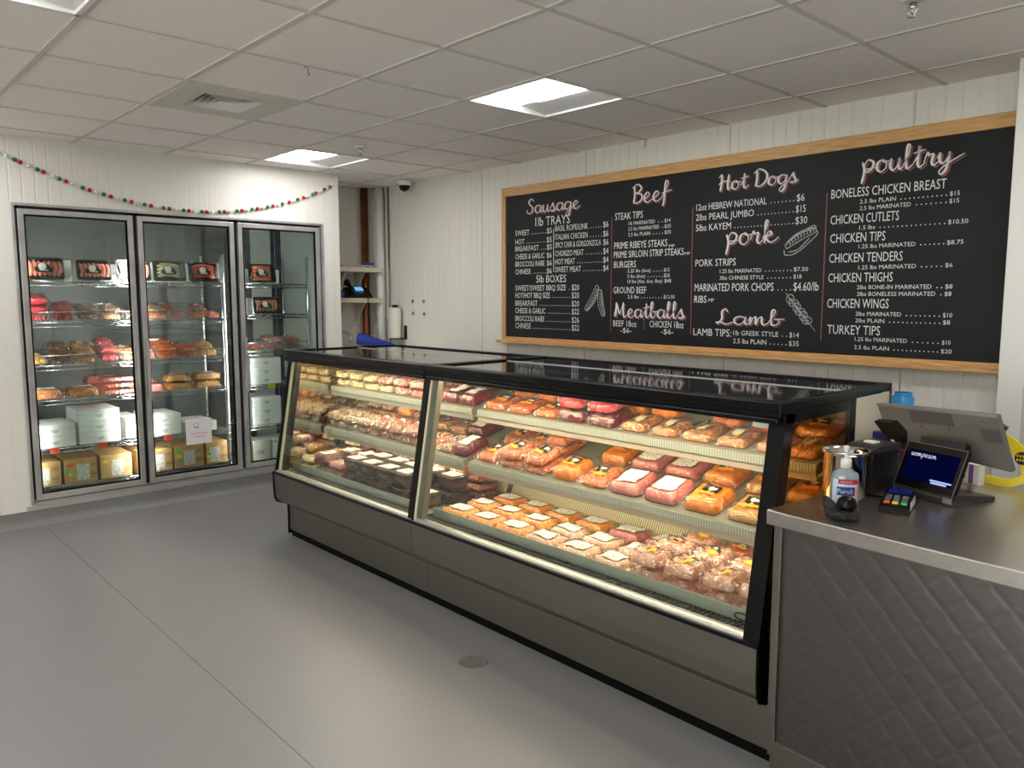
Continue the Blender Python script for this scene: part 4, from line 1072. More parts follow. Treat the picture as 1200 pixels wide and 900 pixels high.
def make_pouch(kind, seed):
    mt, W, D, H, lump, lb, mg, words, cat = KINDS[kind]
    root = bpy.data.objects.new('meat_'+cat, None); COL.objects.link(root); root.empty_display_size = .03; root['category'] = 'meat '+cat if cat != 'joint' else 'meat'
    nx, ny = 15, 13; hw, hd = W/2, D/2
    if kind == 'links':
        for i in range(9):
            bm = BM(); x = -hw+.012+i*(W-.024)/8
            tube(bm, [(x+.002*math.sin(q+i), -hd+.01+(D-.02)*q/8, .0145) for q in range(9)], [.006,.0125]+[.0132]*5+[.0125,.006], 10); link('sausage_link', bm, MM['sausage'], root)
        bm = BM(); box(bm, -hw-.004, hw+.004, -hd, hd, .0005, .0305, bev=.008); link('film', bm, M_filmsoft, root); return root
    def edge(u, v): return (u*hw*(1-.05*lump*(1+fn(v, 0, seed+9, 2))), v*hd*(1-.05*lump*(1+fn(u, 1, seed+5, 2))))
    bm = BM(); g = []
    for j in range(ny):
        for i in range(nx):
            u, v = -1+2*i/(nx-1), -1+2*j/(ny-1); x, y = edge(u, v); 
            # round the corners in plan
            r = max(0, abs(u)+abs(v)-1.7); x *= 1-.2*r; y *= 1-.2*r
            g.append(bm.verts.new((x, y, slab(u, v, H, lump, seed))))
    for j in range(ny-1):
        for i in range(nx-1):
            bm.faces.new((g[j*nx+i], g[j*nx+i+1], g[(j+1)*nx+i+1], g[(j+1)*nx+i])).smooth = True
    ring = [g[i] for i in range(nx)]+[g[j*nx+nx-1] for j in range(1, ny)]+[g[(ny-1)*nx+i] for i in range(nx-2, -1, -1)]+[g[j*nx] for j in range(ny-2, 0, -1)]
    low = [bm.verts.new((v.co.x*.97, v.co.y*.97, 0)) for v in ring]; n = len(ring)
    for i in range(n): bm.faces.new((ring[i], low[i], low[(i+1) % n], ring[(i+1) % n])).smooth = True
    bm.faces.new(low)
    link('meat', bm, MM[mt], root)
    # film over the top
    bm = BM(); nx2, ny2 = 23, 19; g = []
    ex, ey = (hw+mg)/hw, (hd+mg)/hd
    for j in range(ny2):
        for i in range(nx2):
            u, v = (-1+2*i/(nx2-1))*ex, (-1+2*j/(ny2-1))*ey
            z = film_z(u, v, H, lump, seed, hw, hd, mg)
            x = u*hw+.004*fn(v, u, seed+30, 3.5); y = v*hd+.004*fn(u, v, seed+31, 3.5)
            g.append(bm.verts.new((x, y, z)))
    for j in range(ny2-1):
        for i in range(nx2-1):
            bm.faces.new((g[j*nx2+i], g[j*nx2+i+1], g[(j+1)*nx2+i+1], g[(j+1)*nx2+i])).smooth = True
    link('film', bm, M_film if lump > .3 else M_filmsoft, root, fixn=False)
    if lb:
        fnc, lw, lh, off = LABS[lb]; bm = BM(); q = 18; vs = {}
        rot = (fn(seed, 1, 2, 1.3))*.5 if lb != 'white' else fn(seed, 1, 2, 1.3)*.12
        ca, sa = math.cos(rot), math.sin(rot)
        def P(i, j):
            if (i, j) not in vs:
                u, v = (-1+2*i/q)*lw*1.0, (-1+2*j/q)*lh*1.0+off
                if lb == 'white': u, v = (-1+2*i/q)*.64, (-1+2*j/q)*.62
                u, v = u*ca-v*sa*hd/hw, u*sa*hw/hd+v*ca
                vs[(i, j)] = bm.verts.new((u*hw, v*hd, film_z(u, v, H, lump, seed, hw, hd, mg)+.0012))
            return vs[(i, j)]
        for j in range(q):
            for i in range(q):
                k = fnc(-1+2*(i+.5)/q, -1+2*(j+.5)/q)
                if k is None: continue
                f = bm.faces.new((P(i,j), P(i+1,j), P(i+1,j+1), P(i,j+1))); f.material_index = k; f.smooth = True
        link('label', bm, LABMATS, root, fixn=False)
    return root
def place_pouch(kind, loc, rot, label, group):
    v = rnd.randrange(3); key = (kind, v)
    if key not in PROTO:
        o = make_pouch(kind, len(PROTO)*1.7+.3); PROTO[key] = o; o.location = loc; o.rotation_euler = rot; o['label'] = label
    else: o = dup(PROTO[key], loc, rot, label)
    o['group'] = group; return o
ORD = ['first','second','third','fourth','fifth','sixth','seventh','eighth','ninth','tenth','eleventh','twelfth']
def stacks(items, base, where, rowname, group, yc, depth, slope=0.0, y0=0, jit=1.5, cooler=False):
    """one row of stacked packs: items are (x, kind or (bottom kind, ..., top kind)), left to right"""
    items = sorted(items, key=lambda i: i[0]); at = math.atan(slope); ca = math.cos(at)
    for n, (x, ks) in enumerate(items):
        ks = (ks,) if isinstance(ks, str) else ks
        gap = min([.5]+[abs(items[m][0]-x) for m in (n-1, n+1) if 0 <= m < len(items)]); s = 0.0
        for q, kind in enumerate(ks):
            W_, D_, H_, lump_, mg_, words = KINDS[kind][1], KINDS[kind][2], KINDS[kind][3], KINDS[kind][4], KINDS[kind][6], KINDS[kind][7]
            sx = min(1.08, max(.60, (gap-.005)/(W_+2*mg_+.009))); sy = min(1.1, (depth-.003)/(D_+2*mg_+.009)/ca)
            lay = '' if len(ks) == 1 else ' '+(('bottom', 'top') if len(ks) == 2 else ('bottom', 'middle', 'top'))[q]+' layer'
            lb = f"{words}, {ORD[n]} from left, {rowname}{lay}, {where}"
            rz = R(rnd.uniform(-jit, jit)) if q == len(ks)-1 and q > 0 else R(rnd.uniform(-.6, .6))
            if not cooler:
                loc = (x, yc-math.sin(at)*s, base+(yc-y0)*slope+.004+ca*s)
                o = place_pouch(kind, loc, (at, 0, rz), lb, group)
            else:
                loc = (yc+math.sin(at)*s, x, base+slope*(-3.55-yc)+.011+ca*s)
                o = place_pouch(kind, loc, (0, 0, 0), lb, group)
                o.rotation_euler = (Matrix.Rotation(at, 3, 'Y') @ Matrix.Rotation(HP+rz, 3, 'Z')).to_euler()
            o.scale = (sx, sy, 1); s += H_*(1+.10*lump_)+.0165
SU, SM = .22, .30
U0, M0, D0 = .971, .701, .456
HP = math.pi/2
G = 'packed meat in the long case'; W = 'long case top shelf'
KW = dict(slope=SU, y0=2.36); KM = dict(slope=SM, y0=2.30)
stacks([(-.31,'orange'), (-.125,'orange'), (.06,'orange'), (.235,('darkred','redbag')), (.42,('darkred','redbag')), (.595,'peach'), (.755,'peach'), (.915,'peach'), (1.075,'peach'), (1.235,'peach'), (1.37,'peach')], U0, W, 'front row', G, 2.455, .185, **KW)
stacks([(-.30,'orange'), (-.12,('orange','orange')), (.06,'orange'), (.25,('redbag','redbag')), (.44,('amber','amber')), (.62,'amber'), (.94,'orange'), (1.12,'orange'), (1.31,'tan')], U0, W, 'back row', G, 2.643, .185, **KW)
W = 'long case middle shelf'
stacks([(-.31,'orange'), (-.13,('orange','orange')), (.05,('orange','orange')), (.235,'amber'), (.415,'orange'), (.60,'pinkwhite'), (.79,'pinkwhite'), (.985,'amber'), (1.175,'tan'), (1.35,'tan')], M0, W, 'front row', G, 2.402, .196, **KM)
stacks([(-.33,'orange'), (-.16,'orange'), (.01,('orange','orange')), (.37,'amber'), (.555,'pinkwhite'), (.745,'pinkwhite'), (.94,'amber'), (1.13,'tan'), (1.31,'tan')], M0, W, 'back row', G, 2.603, .196, **KM)
W = 'long case bottom deck'
stacks([(-.30,'oredge'), (-.10,'oredge'), (.10,'oredge'), (.30,'palewhite'), (.50,'palewhite'), (.70,'palewhite'), (.88,('rawchicken','chicken')), (1.05,('rawchicken','chicken')), (1.215,('rawchicken','chicken')), (1.365,('rawchicken','chicken'))], D0, W, 'front row', G, 2.153, .16, jit=5)
stacks([(-.31,'oredge'), (-.11,'oredge'), (.09,'oredge'), (.30,'palewhite'), (.50,'palewhite'), (.70,'palewhite'), (.885,('rawchicken','chicken')), (1.055,('rawchicken','chicken')), (1.22,('rawchicken','chicken')), (1.37,('rawchicken','chicken'))], D0, W, 'middle row', G, 2.315, .16, jit=5)
stacks([(-.29,'oredge'), (-.09,'oredge'), (.11,'oredge'), (.31,'oredge'), (.52,'pinkwhite'), (.72,'pinkwhite'), (.91,('rawchicken','chicken')), (1.08,('rawchicken','orange')), (1.24,'chicken')], D0, W, 'back row', G, 2.477, .16, jit=5)
G = 'packed meat in the shorter case'; W = 'short case top shelf'
stacks([(-1.83,('cream','cream')), (-1.66,('cream','cream')), (-1.49,('cream','cream')), (-1.32,('cream','rose')), (-1.15,('rose','rose')), (-.98,('rose','rose')), (-.81,'rose'), (-.66,'redwhite'), (-.525,'redwhite')], U0, W, 'front row', G, 2.455, .185, **KW)
stacks([(-1.82,('cream','cream')), (-1.65,('cream','rose')), (-1.48,('cream','cream')), (-1.31,('rose','cream')), (-1.14,('rose','rose')), (-.97,('rose','rose')), (-.80,('redwhite','rose')), (-.63,'redwhite')], U0, W, 'back row', G, 2.643, .185, **KW)
W = 'short case middle shelf'
stacks([(-1.83,('brown','brown')), (-1.66,('brown','brown')), (-1.49,('rust','brown')), (-1.32,('rust','rust')), (-1.15,('rust','rust')), (-.98,('rust','rust')), (-.81,'blue'), (-.655,'blue'), (-.53,'redwhite')][:8]+[(-.515,'redwhite')], M0, W, 'front row', G, 2.402, .196, **KM)
stacks([(-1.82,('brown','brown')), (-1.65,('gold','brown')), (-1.48,('amber','rust')), (-1.31,('rust','amber')), (-1.14,('brown','rust')), (-.97,'blue'), (-.80,'blue'), (-.63,'redwhite')], M0, W, 'back row', G, 2.603, .196, **KM)
W = 'short case bottom deck'
stacks([(-1.80,('cream','cream')), (-1.62,('darkred','redwhite')), (-1.445,('darkred','rose'))], D0, W, 'front row', G, 2.157, .172)
stacks([(-1.80,('brown','gold')), (-1.62,('darkred','redwhite')), (-1.435,('darkred','redwhite'))], D0, W, 'second row', G, 2.325, .155)
stacks([(-1.80,('gold','brown','cream')), (-1.61,('redbag','redbag','redwhite')), (-1.42,('redbag','redbag','redwhite')), (-1.235,('tan','tan','redwhite')), (-1.05,('tan','tan','oredge')), (-.865,('tan','tan','oredge')), (-.68,('tan','tan','oredge')), (-.53,('rust','rust','rust'))], D0, W, 'back row', G, 2.487, .19)
# dark tubs with film lids
def make_tub():
    root = bpy.data.objects.new('meat_tub', None); COL.objects.link(root); root.empty_display_size = .03; root['category'] = 'meat tub'
    def rr(hx, hy, z, r, n=4):
        out = []
        for cx_, cy_, a0 in ((hx-r,hy-r,0), (-hx+r,hy-r,90), (-hx+r,-hy+r,180), (hx-r,-hy+r,270)):
            for q in range(n+1): a = R(a0+90*q/n); out.append((cx_+r*math.cos(a), cy_+r*math.sin(a), z))
        return out
    bm = BM(); rings = [[bm.verts.new(p) for p in rr(*a)] for a in ((.058,.048,0,.015), (.066,.055,.03,.016), (.072,.061,.068,.018), (.080,.069,.070,.02), (.080,.069,.073,.02))]
    for A, B in zip(rings, rings[1:]):
        for k in range(len(A)): bm.faces.new((A[k], A[(k+1) % len(A)], B[(k+1) % len(A)], B[k])).smooth = True
    bm.faces.new(rings[0][::-1]); bm.faces.new(rings[-1]); link('tray', bm, MATS['tub_side'], root)
    bm = BM(); a = [bm.verts.new(p) for p in rr(.078, .067, .0745, .02)]; b = [bm.verts.new(p) for p in rr(.05, .04, .0765, .02)]
    for k in range(len(a)): bm.faces.new((a[k], a[(k+1) % len(a)], b[(k+1) % len(a)], b[k])).smooth = True
    bm.faces.new(b); link('film', bm, M_filmsoft, root)
    bm = BM(); box(bm, -.052, .052, -.042, .042, .0775, .0785); link('label', bm, M_print, root); return root
m_ = meat_mat('tub_side', (92,66,56), (120,86,70), (70,50,46), 14, .22, bump=.1)
tub0 = None
def place_tub(x, y, z, rz, label):
    global tub0
    if tub0 is None: tub0 = make_tub(); o = tub0; o.location = (x, y, z); o.rotation_euler = (0,0,R(rz)); o['label'] = label
    else: o = dup(tub0, (x, y, z), (0,0,R(rz)), label)
    o['group'] = 'dark tubs in the shorter case'
for yy, nm, xs, base in ((2.145, 'front row', [-1.265,-1.10,-.93,-.76,-.59], 0), (2.29, 'second row', [-1.22,-1.05,-.88,-.71,-.535], 0)):
    for lay in (0, 1):
        for n, x in enumerate(xs):
            if lay == 1 and nm == 'front row' and n in (4,): continue
            place_tub(x+rnd.uniform(-.006,.006), yy+rnd.uniform(-.004,.004), D0+.0795*lay+.001, rnd.uniform(-3, 3), f"{'upper' if lay else 'lower'} dark meat tub, {ORD[n]} from left, {nm}, short case bottom deck")

# ------------------------------------------------------------------ cooler stock
G = 'packed meat in the cooler'
FX = Matrix(((0,0,1), (1,0,0), (0,1,0))).to_4x4()     # local x -> world y, local y -> up, local z -> towards the room
def make_tray(kind, W=.225, H=.145):
    root = bpy.data.objects.new('sausage_tray', None); COL.objects.link(root); root.empty_display_size = .03; root['category'] = 'sausage tray'
    bm = BM(); hw, hh = W/2, H/2
    def rr(a, b, z, r=.018, n=4):
        out = []
        for cx_, cy_, a0 in ((a-r,b-r,0), (-a+r,b-r,90), (-a+r,-b+r,180), (a-r,-b+r,270)):
            for q in range(n+1): t = R(a0+90*q/n); out.append((cx_+r*math.cos(t), cy_+r*math.sin(t)+H/2, z))
        return out
    rings = [[bm.verts.new(p) for p in rr(*a)] for a in ((hw-.02,hh-.02,0), (hw-.004,hh-.004,.03), (hw,hh,.031), (hw,hh,.034), (hw-.009,hh-.009,.034), (hw-.024,hh-.024,.006))]
    for A, B in zip(rings, rings[1:]):
        for k in range(len(A)): bm.faces.new((A[k], A[(k+1) % len(A)], B[(k+1) % len(A)], B[k])).smooth = False
    bm.faces.new(rings[0][::-1]); bm.faces.new(rings[-1]); link('tray', bm, M_black, root)
    hor = kind in ('hotdog', 'sausage_green', 'sausage_red')
    if kind == 'hotdog':
        L_ = [((-.075,.022+i*.0165), (.075,.024+i*.0165), .002) for i in range(7)]
    elif hor:
        L_ = [((-.08,.036+i*.024), (.08,.030+i*.024), .014) for i in range(4)]
    else:
        L_ = [((-.082+i*.027,.024), (-.088+i*.029,.122), .012) for i in range(7)]
    for a, b, bend in L_:
        bm = BM(); P = []; rad = []
        for q in range(9):
            t = q/8; x = a[0]+(b[0]-a[0])*t; y = a[1]+(b[1]-a[1])*t; s = bend*math.sin(math.pi*t)
            P.append((x+(0 if hor else s), y+(s if hor else 0), .024+.003*math.sin(t*9+a[0]*40))); rad.append((.0085 if kind == 'hotdog' else .0128)*(.35 if q in (0, 8) else 1))
        tube(bm, P, rad, 10); link('sausage', bm, MM[kind], root)
    bm = BM(); q = [[bm.verts.new(p) for p in rr(hw-.004, hh-.004, .0385)], [bm.verts.new(p) for p in rr(hw-.03, hh-.03, .041)]]
    for k in range(len(q[0])): bm.faces.new((q[0][k], q[0][(k+1) % len(q[0])], q[1][(k+1) % len(q[0])], q[1][k])).smooth = True
    bm.faces.new(q[1]); link('film', bm, M_filmsoft, root)
    bm = BM(); c = (-.012, .084)
    bm.faces.new([bm.verts.new((c[0]+.024*math.cos(R(a)), c[1]+.022*math.sin(R(a)), .0430)) for a in range(0, 360, 20)]).material_index = 1
    pl = [(-.06,.078), (-.045,.082), (-.04,.094), (-.03,.098), (.02,.098), (.03,.088), (.036,.078), (.046,.076), (.044,.05), (.02,.046), (-.03,.046), (-.055,.052)]
    bm.faces.new([bm.verts.new((x, y, .0422)) for x, y in pl]).material_index = 0
    bm.faces.new([bm.verts.new(p) for p in ((-.03,.056,.0428), (.02,.054,.0428), (.022,.064,.0428), (-.03,.066,.0428))]).material_index = 6
    link('label', bm, LABMATS, root, fixn=False); return root
TP = {}
def tray(kind, y, z, label, x=-3.57, lean=9, s=1.08):
    Mx = Matrix.Translation((x, y, z)) @ Matrix.Rotation(R(-lean), 4, 'Y') @ FX
    o = make_tray(kind) if kind not in TP else dup(TP[kind], (0,0,0), (0,0,0), label); TP.setdefault(kind, o)
    o.matrix_world = Mx; o.scale = (s, s, s); o['label'] = label; o['group'] = 'sausage trays in the cooler'
Z1 = 1.672
tray('sausage', 1.06, Z1, 'sausage tray first from left on the top shelf, left cooler door')
tray('sausage', 1.375, Z1, 'sausage tray second from left on the top shelf, left cooler door', s=1.02)
tray('sausage', 1.645, Z1, 'pink sausage tray on the top shelf behind the mullion between left and middle doors')
tray('sausage_green', 1.905, Z1, 'tray of pale green sausages on the top cooler shelf')
tray('sausage_red', 2.17, Z1, 'tray of red sausages on the top cooler shelf')
tray('hotdog', 2.655, Z1, 'tray of straight pink hot dogs, top shelf, right cooler door', s=1.06)
tray('sausage_brown', 2.68, 1.412, 'tray of brown sausages, second shelf, right cooler door', s=.98)
M_carton = mat('white_card', (232,236,232), .6); M_cline = mat('card_crease', (186,190,186), .7)
def carton(y0, y1, z, h, d, label, x=-3.555, name='white_carton'):
    t = thing(name, label, 'carton', (x, (y0+y1)/2, z), (0,0,R(rnd.uniform(-1,1))), 'white cartons in the cooler')
    w = (y1-y0)/2-.002
    bm = BM(); box(bm, -d, 0, -w, w, 0, h-.001, bev=.003, seg=1); link('box', bm, M_carton, t)
    bm = BM(); box(bm, -d-.001, .001, -w-.001, w+.001, h*.54, h*.56); bm2 = bm
    extrude_poly(bm2, [(.0005, .025*math.cos(R(a)), h*.56-.026*math.sin(R(a))) for a in range(0, 181, 20)], (.0008,0,0)); link('tuck_flap', bm2, M_cline, t)
    return t
C5 = 'left cooler door'
for i, l in enumerate(('lower', 'upper')): carton(.93, 1.195, .484+i*.083, .083, .36, f'{l} white carton of the left two-high stack behind the left cooler door')
for i, l in enumerate(('bottom', 'middle', 'top')): carton(1.215, 1.50, .484+i*.083, .083, .36, f'{l} white carton of the three-high stack behind the left cooler door', x=-3.56-.004*i)
for i, l in enumerate(('lower', 'upper')): carton(1.545, 1.675, .484+i*.08, .08, .36, f'{l} white carton half hidden by the mullion between left and middle doors', x=-3.6)
for i, l in enumerate(('lower', 'upper')): carton(1.69, 1.945, .484+i*.083, .083, .36, f'{l} white carton of the two-high stack behind the middle cooler door')
carton(1.975, 2.225, .484, .08, .34, 'single white carton right of the stack behind the middle cooler door')
for i, l in enumerate(('bottom', 'middle', 'top')): carton(2.535, 2.80, .824+i*.074, .074, .36, f'{l} white carton of the fourth-shelf stack behind the right cooler door')
for i, l in enumerate(('bottom', 'middle', 'top')): carton(2.535, 2.79, .479+i*.078, .078, .36, f'{l} white carton of the fifth-shelf stack behind the right cooler door')
carton(1.46, 1.62, Z1, .125, .12, 'upright white carton between sausage trays on the top cooler shelf', x=-3.63)
carton(1.02, 1.26, Z1, .150, .1, 'white carton peeking out above the first sausage tray', x=-3.66)
carton(1.78, 2.12, Z1, .150, .1, 'white carton behind the green sausage tray', x=-3.66)
carton(2.54, 2.86, Z1, .118, .1, 'white carton behind the hot dog tray', x=-3.66)
carton(2.56, 2.84, 1.412, .138, .1, 'white carton behind the brown sausage tray', x=-3.66)
M_kraft = mat('kraft_card', (196,158,104), .7, noise_scale=7, noise_amt=.12); M_tape = mat('carton_tape', (186,140,84), .4)
STK = {'r': mat('sticker_red', (236,84,60), .5), 'g': mat('sticker_green', (60,206,84), .5), 'y': mat('sticker_yellow', (240,214,48), .5)}
def cardboard(y0, y1, label, paper, stickers, stamps=True, h=.178):
    t = thing('cardboard_box', label, 'box', (-3.555, (y0+y1)/2, .207), group='cardboard boxes on the bottom shelf'); w = (y1-y0)/2-.003
    bm = BM(); box(bm, -.4, 0, -w, w, 0, h, bev=.003, seg=1); link('box', bm, M_kraft, t)
    bm = BM(); box(bm, -.401, .0008, -.02, .02, h-.03, h+.0008); link('tape', bm, M_tape, t)
    bm = BM(); box(bm, .0005, .0012, paper-.042, paper+.042, .02, .135)
    for r_ in range(5): box(bm, .0011, .0015, paper-.034, paper+.03-.01*(r_ % 3), .03+.021*r_, .036+.021*r_, mi=1)
    link('shipping_label', bm, [M_print, M_cline], t)
    if stamps:
        bm = BM()
        ps = min(paper+.078, w-.026)
        for zc in (.055, .125):
            tube(bm, [(.0012, ps+.021*math.cos(R(a)), zc+.021*math.sin(R(a))) for a in range(0, 360, 24)], .0013, 4, closed=True)
            box(bm, .0004, .0012, ps-.015, ps+.015, zc-.004, zc+.004)
        link('printed_stamp', bm, mat('stamp_ink', (120,88,54), .8) if 'stamp_ink' not in MATS else MATS['stamp_ink'], t)
    for c, yy, zz, ww in stickers:
        bm = BM(); box(bm, .0006, .0018, yy-ww, yy+ww, zz-.011, zz+.011); link('sticker', bm, STK[c], t)
cardboard(.918, 1.085, 'cardboard box at the far left of the bottom cooler shelf', -.032, [])
cardboard(1.10, 1.325, 'cardboard box with red, green and yellow stickers behind the left cooler door', .015, [('r',-.07,.135,.022), ('g',-.085,.098,.016), ('y',-.07,.066,.014)])
cardboard(1.34, 1.565, 'cardboard box with one yellow sticker behind the left cooler door', .008, [('y',-.072,.13,.018)])
cardboard(1.60, 1.865, 'cardboard box cut by the middle door frame, white label only', .03, [])
cardboard(1.875, 2.11, 'cardboard box behind the paper notice, with green and yellow stickers', .0, [('g',-.082,.14,.02), ('y',-.08,.098,.016), ('g',-.072,.055,.014)])
cardboard(2.125, 2.305, 'cardboard box at the right end of the middle cooler door', -.02, [('g',-.055,.085,.012), ('y',-.068,.06,.013), ('r',-.07,.12,.01)])
def price_tag(y, z, c, s, label):
    t = thing('price_tag', label, 'price tag', (-3.535, y, z), group='price tags in the cooler')
    bm = BM(); box(bm, 0, .0015, -.03, .03, -.022, .016); link('card', bm, STK[c], t)
    bm = BM(); text_bm(bm, s, -.02, -.010, .04, .016, lambda u, v, d: (.002+d*.3, u, v)); link('print', bm, M_lblack, t, fixn=False)
price_tag(1.05, .47, 'r', 'SWEET', 'red-orange price tag under the two-high carton stack, left cooler door')
price_tag(1.36, .47, 'r', 'HOT', 'red-orange price tag under the three-high carton stack, left cooler door')
price_tag(1.83, .47, 'r', 'SWEET', 'red-orange price tag under the carton stack, middle cooler door')
price_tag(2.09, .47, 'r', 'HOT', 'red-orange price tag under the single carton, middle cooler door')
price_tag(2.70, .808, 'y', '$22', 'yellow price tag on the fourth shelf, right cooler door')
bm_t = thing('white_tub', 'white plastic tub at the bottom of the right cooler door', 'tub', (-3.63, 2.80, .137))
bm = BM(); box(bm, -.11, .11, -.105, .105, 0, .19, bev=.02); link('body', bm, M_white, bm_t)
bm = BM(); box(bm, -.12, .12, -.115, .115, .19, .215, bev=.008); link('lid', bm, M_white, bm_t)
t = thing('flat_carton', 'white lettered carton standing beside the white tub at the cooler bottom', 'carton', (-3.56, 2.605, .137))
bm = BM(); box(bm, -.2, 0, -.075, .075, 0, .21, bev=.003, seg=1); link('box', bm, mat('grey_card', (206,204,192), .7), t)
bm = BM(); text_bm(bm, 'ORE', -.05, .09, .07, .035, lambda u, v, d: (.0006+d, u, v)); link('print', bm, M_lblack, t, fixn=False)
G = 'packed meat in the cooler'
W = 'second cooler shelf'
S2 = .13/.47; S3 = .10/.47; KC = dict(cooler=True)
stacks([(1.005,('redbag','redbag','redbag')), (1.175,('redbag','redbag')), (1.335,('flatbrown','flatbrown')), (1.49,('flatgold','flatbrown')), (1.655,'flatbrown'), (1.82,('flatorange','flatbrown')), (1.985,'rust'), (2.13,('flatorange','rust')), (2.25,'flatorange')], 1.375, W, 'front row', G, -3.655, .18, slope=S2, **KC)
stacks([(1.01,('redbag','redbag')), (1.30,'flatbrown'), (1.93,'rust')], 1.375, W, 'back row', G, -3.845, .18, slope=S2, **KC)
W = 'third cooler shelf'
stacks([(.985,'gold'), (1.14,('flatbrown','flatbrown')), (1.295,('flatgold','flatgold')), (1.455,('redbag','redbag')), (1.595,'flatgold'), (1.725,'pinkwhite'), (1.88,('flatorange','flatorange')), (2.04,('flatorange','flatorange')), (2.20,'gold')], 1.07, W, 'front row', G, -3.655, .18, slope=S3, **KC)
stacks([(1.17,('flatgold','flatbrown')), (1.32,('flatbrown','flatgold')), (1.475,('redbag','redbag')), (1.62,'flatgold'), (1.90,('flatorange','orange')), (2.07,'orange'), (2.23,'gold')], 1.07, W, 'back row', G, -3.845, .18, slope=S3, **KC)
W = 'fourth cooler shelf'
stacks([(1.03,'bigtan'), (1.27,'bigtan'), (1.51,('links','links','links')), (1.74,'bigpink'), (1.955,('slabwhite','slabwhite')), (2.185,('slabwhite','slabwhite'))], .825, W, 'front row', G, -3.65, .18, **KC)
stacks([(1.46,('bigpink','bigpink')), (1.75,'bigtan')], .825, W, 'back row', G, -3.86, .18, **KC)
W = 'right cooler door shelf'
stacks([(2.60,'flatorange'), (2.76,('rose','rose')), (2.93,('rust','rust'))], 1.10, W, 'front row', G, -3.655, .18, slope=.08/.47, **KC)
# hanging strip curtain and folded blue cloth deeper in the cold room
t = thing('strip_curtain', 'dark strip curtain against the side wall of the cold room, behind the right door', 'curtain', (-4.10, 3.045, .135))
for i in range(3):
    bm = BM(); box(bm, -.004+.006*(i%2), .0+.006*(i%2), -.045+i*.04, -.007+i*.04, .0, 2.15, bev=.001); link('strip', bm, mat('strip_navy', (44,52,66), .3) if 'strip_navy' not in MATS else MATS['strip_navy'], t)
# ------------------------------------------------------------------ till counter
CA = R(-4.6); CO = Vector((1.488, 1.932, 0))
def quilt_mat():
    m, nt, out = nodes('quilted_steel'); b = pbsdf(nt, (112,106,104), .38, 1.0); nt.links.new(b.outputs[0], out.inputs[0])
    tc = N(nt, 'ShaderNodeTexCoord'); sp = N(nt, 'ShaderNodeSeparateXYZ'); nt.links.new(tc.outputs['Object'], sp.inputs[0])
    outs = []
    for op in ('ADD', 'SUBTRACT'):
        a = N(nt, 'ShaderNodeMath', operation=op); nt.links.new(sp.outputs[0], a.inputs[0]); nt.links.new(sp.outputs[2], a.inputs[1])
        d = N(nt, 'ShaderNodeMath', operation='DIVIDE'); d.inputs[1].default_value = .105; nt.links.new(a.outputs[0], d.inputs[0])
        p = N(nt, 'ShaderNodeMath', operation='PINGPONG'); p.inputs[1].default_value = .5; nt.links.new(d.outputs[0], p.inputs[0]); outs.append(p)
    mn = N(nt, 'ShaderNodeMath', operation='MINIMUM'); nt.links.new(outs[0].outputs[0], mn.inputs[0]); nt.links.new(outs[1].outputs[0], mn.inputs[1])
    mr = N(nt, 'ShaderNodeMapRange', interpolation_type='SMOOTHERSTEP'); mr.inputs['From Min'].default_value = 0; mr.inputs['From Max'].default_value = .2
    nt.links.new(mn.outputs[0], mr.inputs[0])
    mu = N(nt, 'ShaderNodeMath', operation='MULTIPLY_ADD'); mu.inputs[1].default_value = 1.4; nt.links.new(mn.outputs[0], mu.inputs[0]); nt.links.new(mr.outputs[0], mu.inputs[2])
    bump_from(nt, b, mu.outputs[0], .11, .004); return m
M_quilt = quilt_mat()
ct = thing('till_counter', 'stainless steel till counter with a quilted diamond front', 'counter', CO, (0,0,CA))
bm = BM(); box(bm, 0, 2.6, 0, 1.0, .853, .90, bev=.004); link('counter_top', bm, M_steeltop, ct)
bm = BM(); box(bm, .018, .045, .018, .05, .14, .853, bev=.002); link('corner_post', bm, M_steel, ct)
bm = BM(); box(bm, .018, 2.6, .025, .05, .09, .142, bev=.002); box(bm, .025, 2.6, .03, .05, .0, .09); link('base', bm, M_steel, ct)
bm = BM(); box(bm, .045, 2.6, .03, .05, .142, .853); link('quilted_panel', bm, M_quilt, ct)
bm = BM(); box(bm, .018, .03, .05, .97, 0, .853); box(bm, .03, 2.6, .94, .97, 0, .853); link('side_panel', bm, M_steel, ct)
CT = .9005
# hand sanitiser
t = thing('sanitizer_bottle', 'clear pump bottle of hand sanitizer in front of the steel canister', 'bottle', (1.662, 2.085, CT), (0,0,R(25)))
def oval(bm, prof, seg=24, mi=0):
    rings = [[bm.verts.new((a*math.cos(2*math.pi*k/seg), b*math.sin(2*math.pi*k/seg), z)) for k in range(seg)] for a, b, z in prof]
    for A, B in zip(rings, rings[1:]):
        for k in range(seg): f = bm.faces.new((A[k], A[(k+1) % seg], B[(k+1) % seg], B[k])); f.smooth = True; f.material_index = mi
    bm.faces.new(rings[0][::-1]).material_index = mi; bm.faces.new(rings[-1]).material_index = mi
bm = BM(); oval(bm, [(.036,.022,0), (.039,.025,.004), (.039,.025,.11), (.036,.023,.122), (.016,.014,.133), (.015,.014,.14)]); link('bottle', bm, glass('gel_bottle', (226,238,244), 1.2, .06, .05, milk=.28, milk_col=(206,222,232)), t)
bm = BM()
def curved(u0, u1, z0, z1, mi, e=.0006):
    q = 10
    for i in range(q):
        a0, a1 = R(-90+u0+(u1-u0)*i/q), R(-90+u0+(u1-u0)*(i+1)/q)
        p = lambda a, z: bm.verts.new(((.039+e)*math.cos(a), (.025+e)*math.sin(a), z))
        f = bm.faces.new((p(a0,z0), p(a1,z0), p(a1,z1), p(a0,z1))); f.material_index = mi
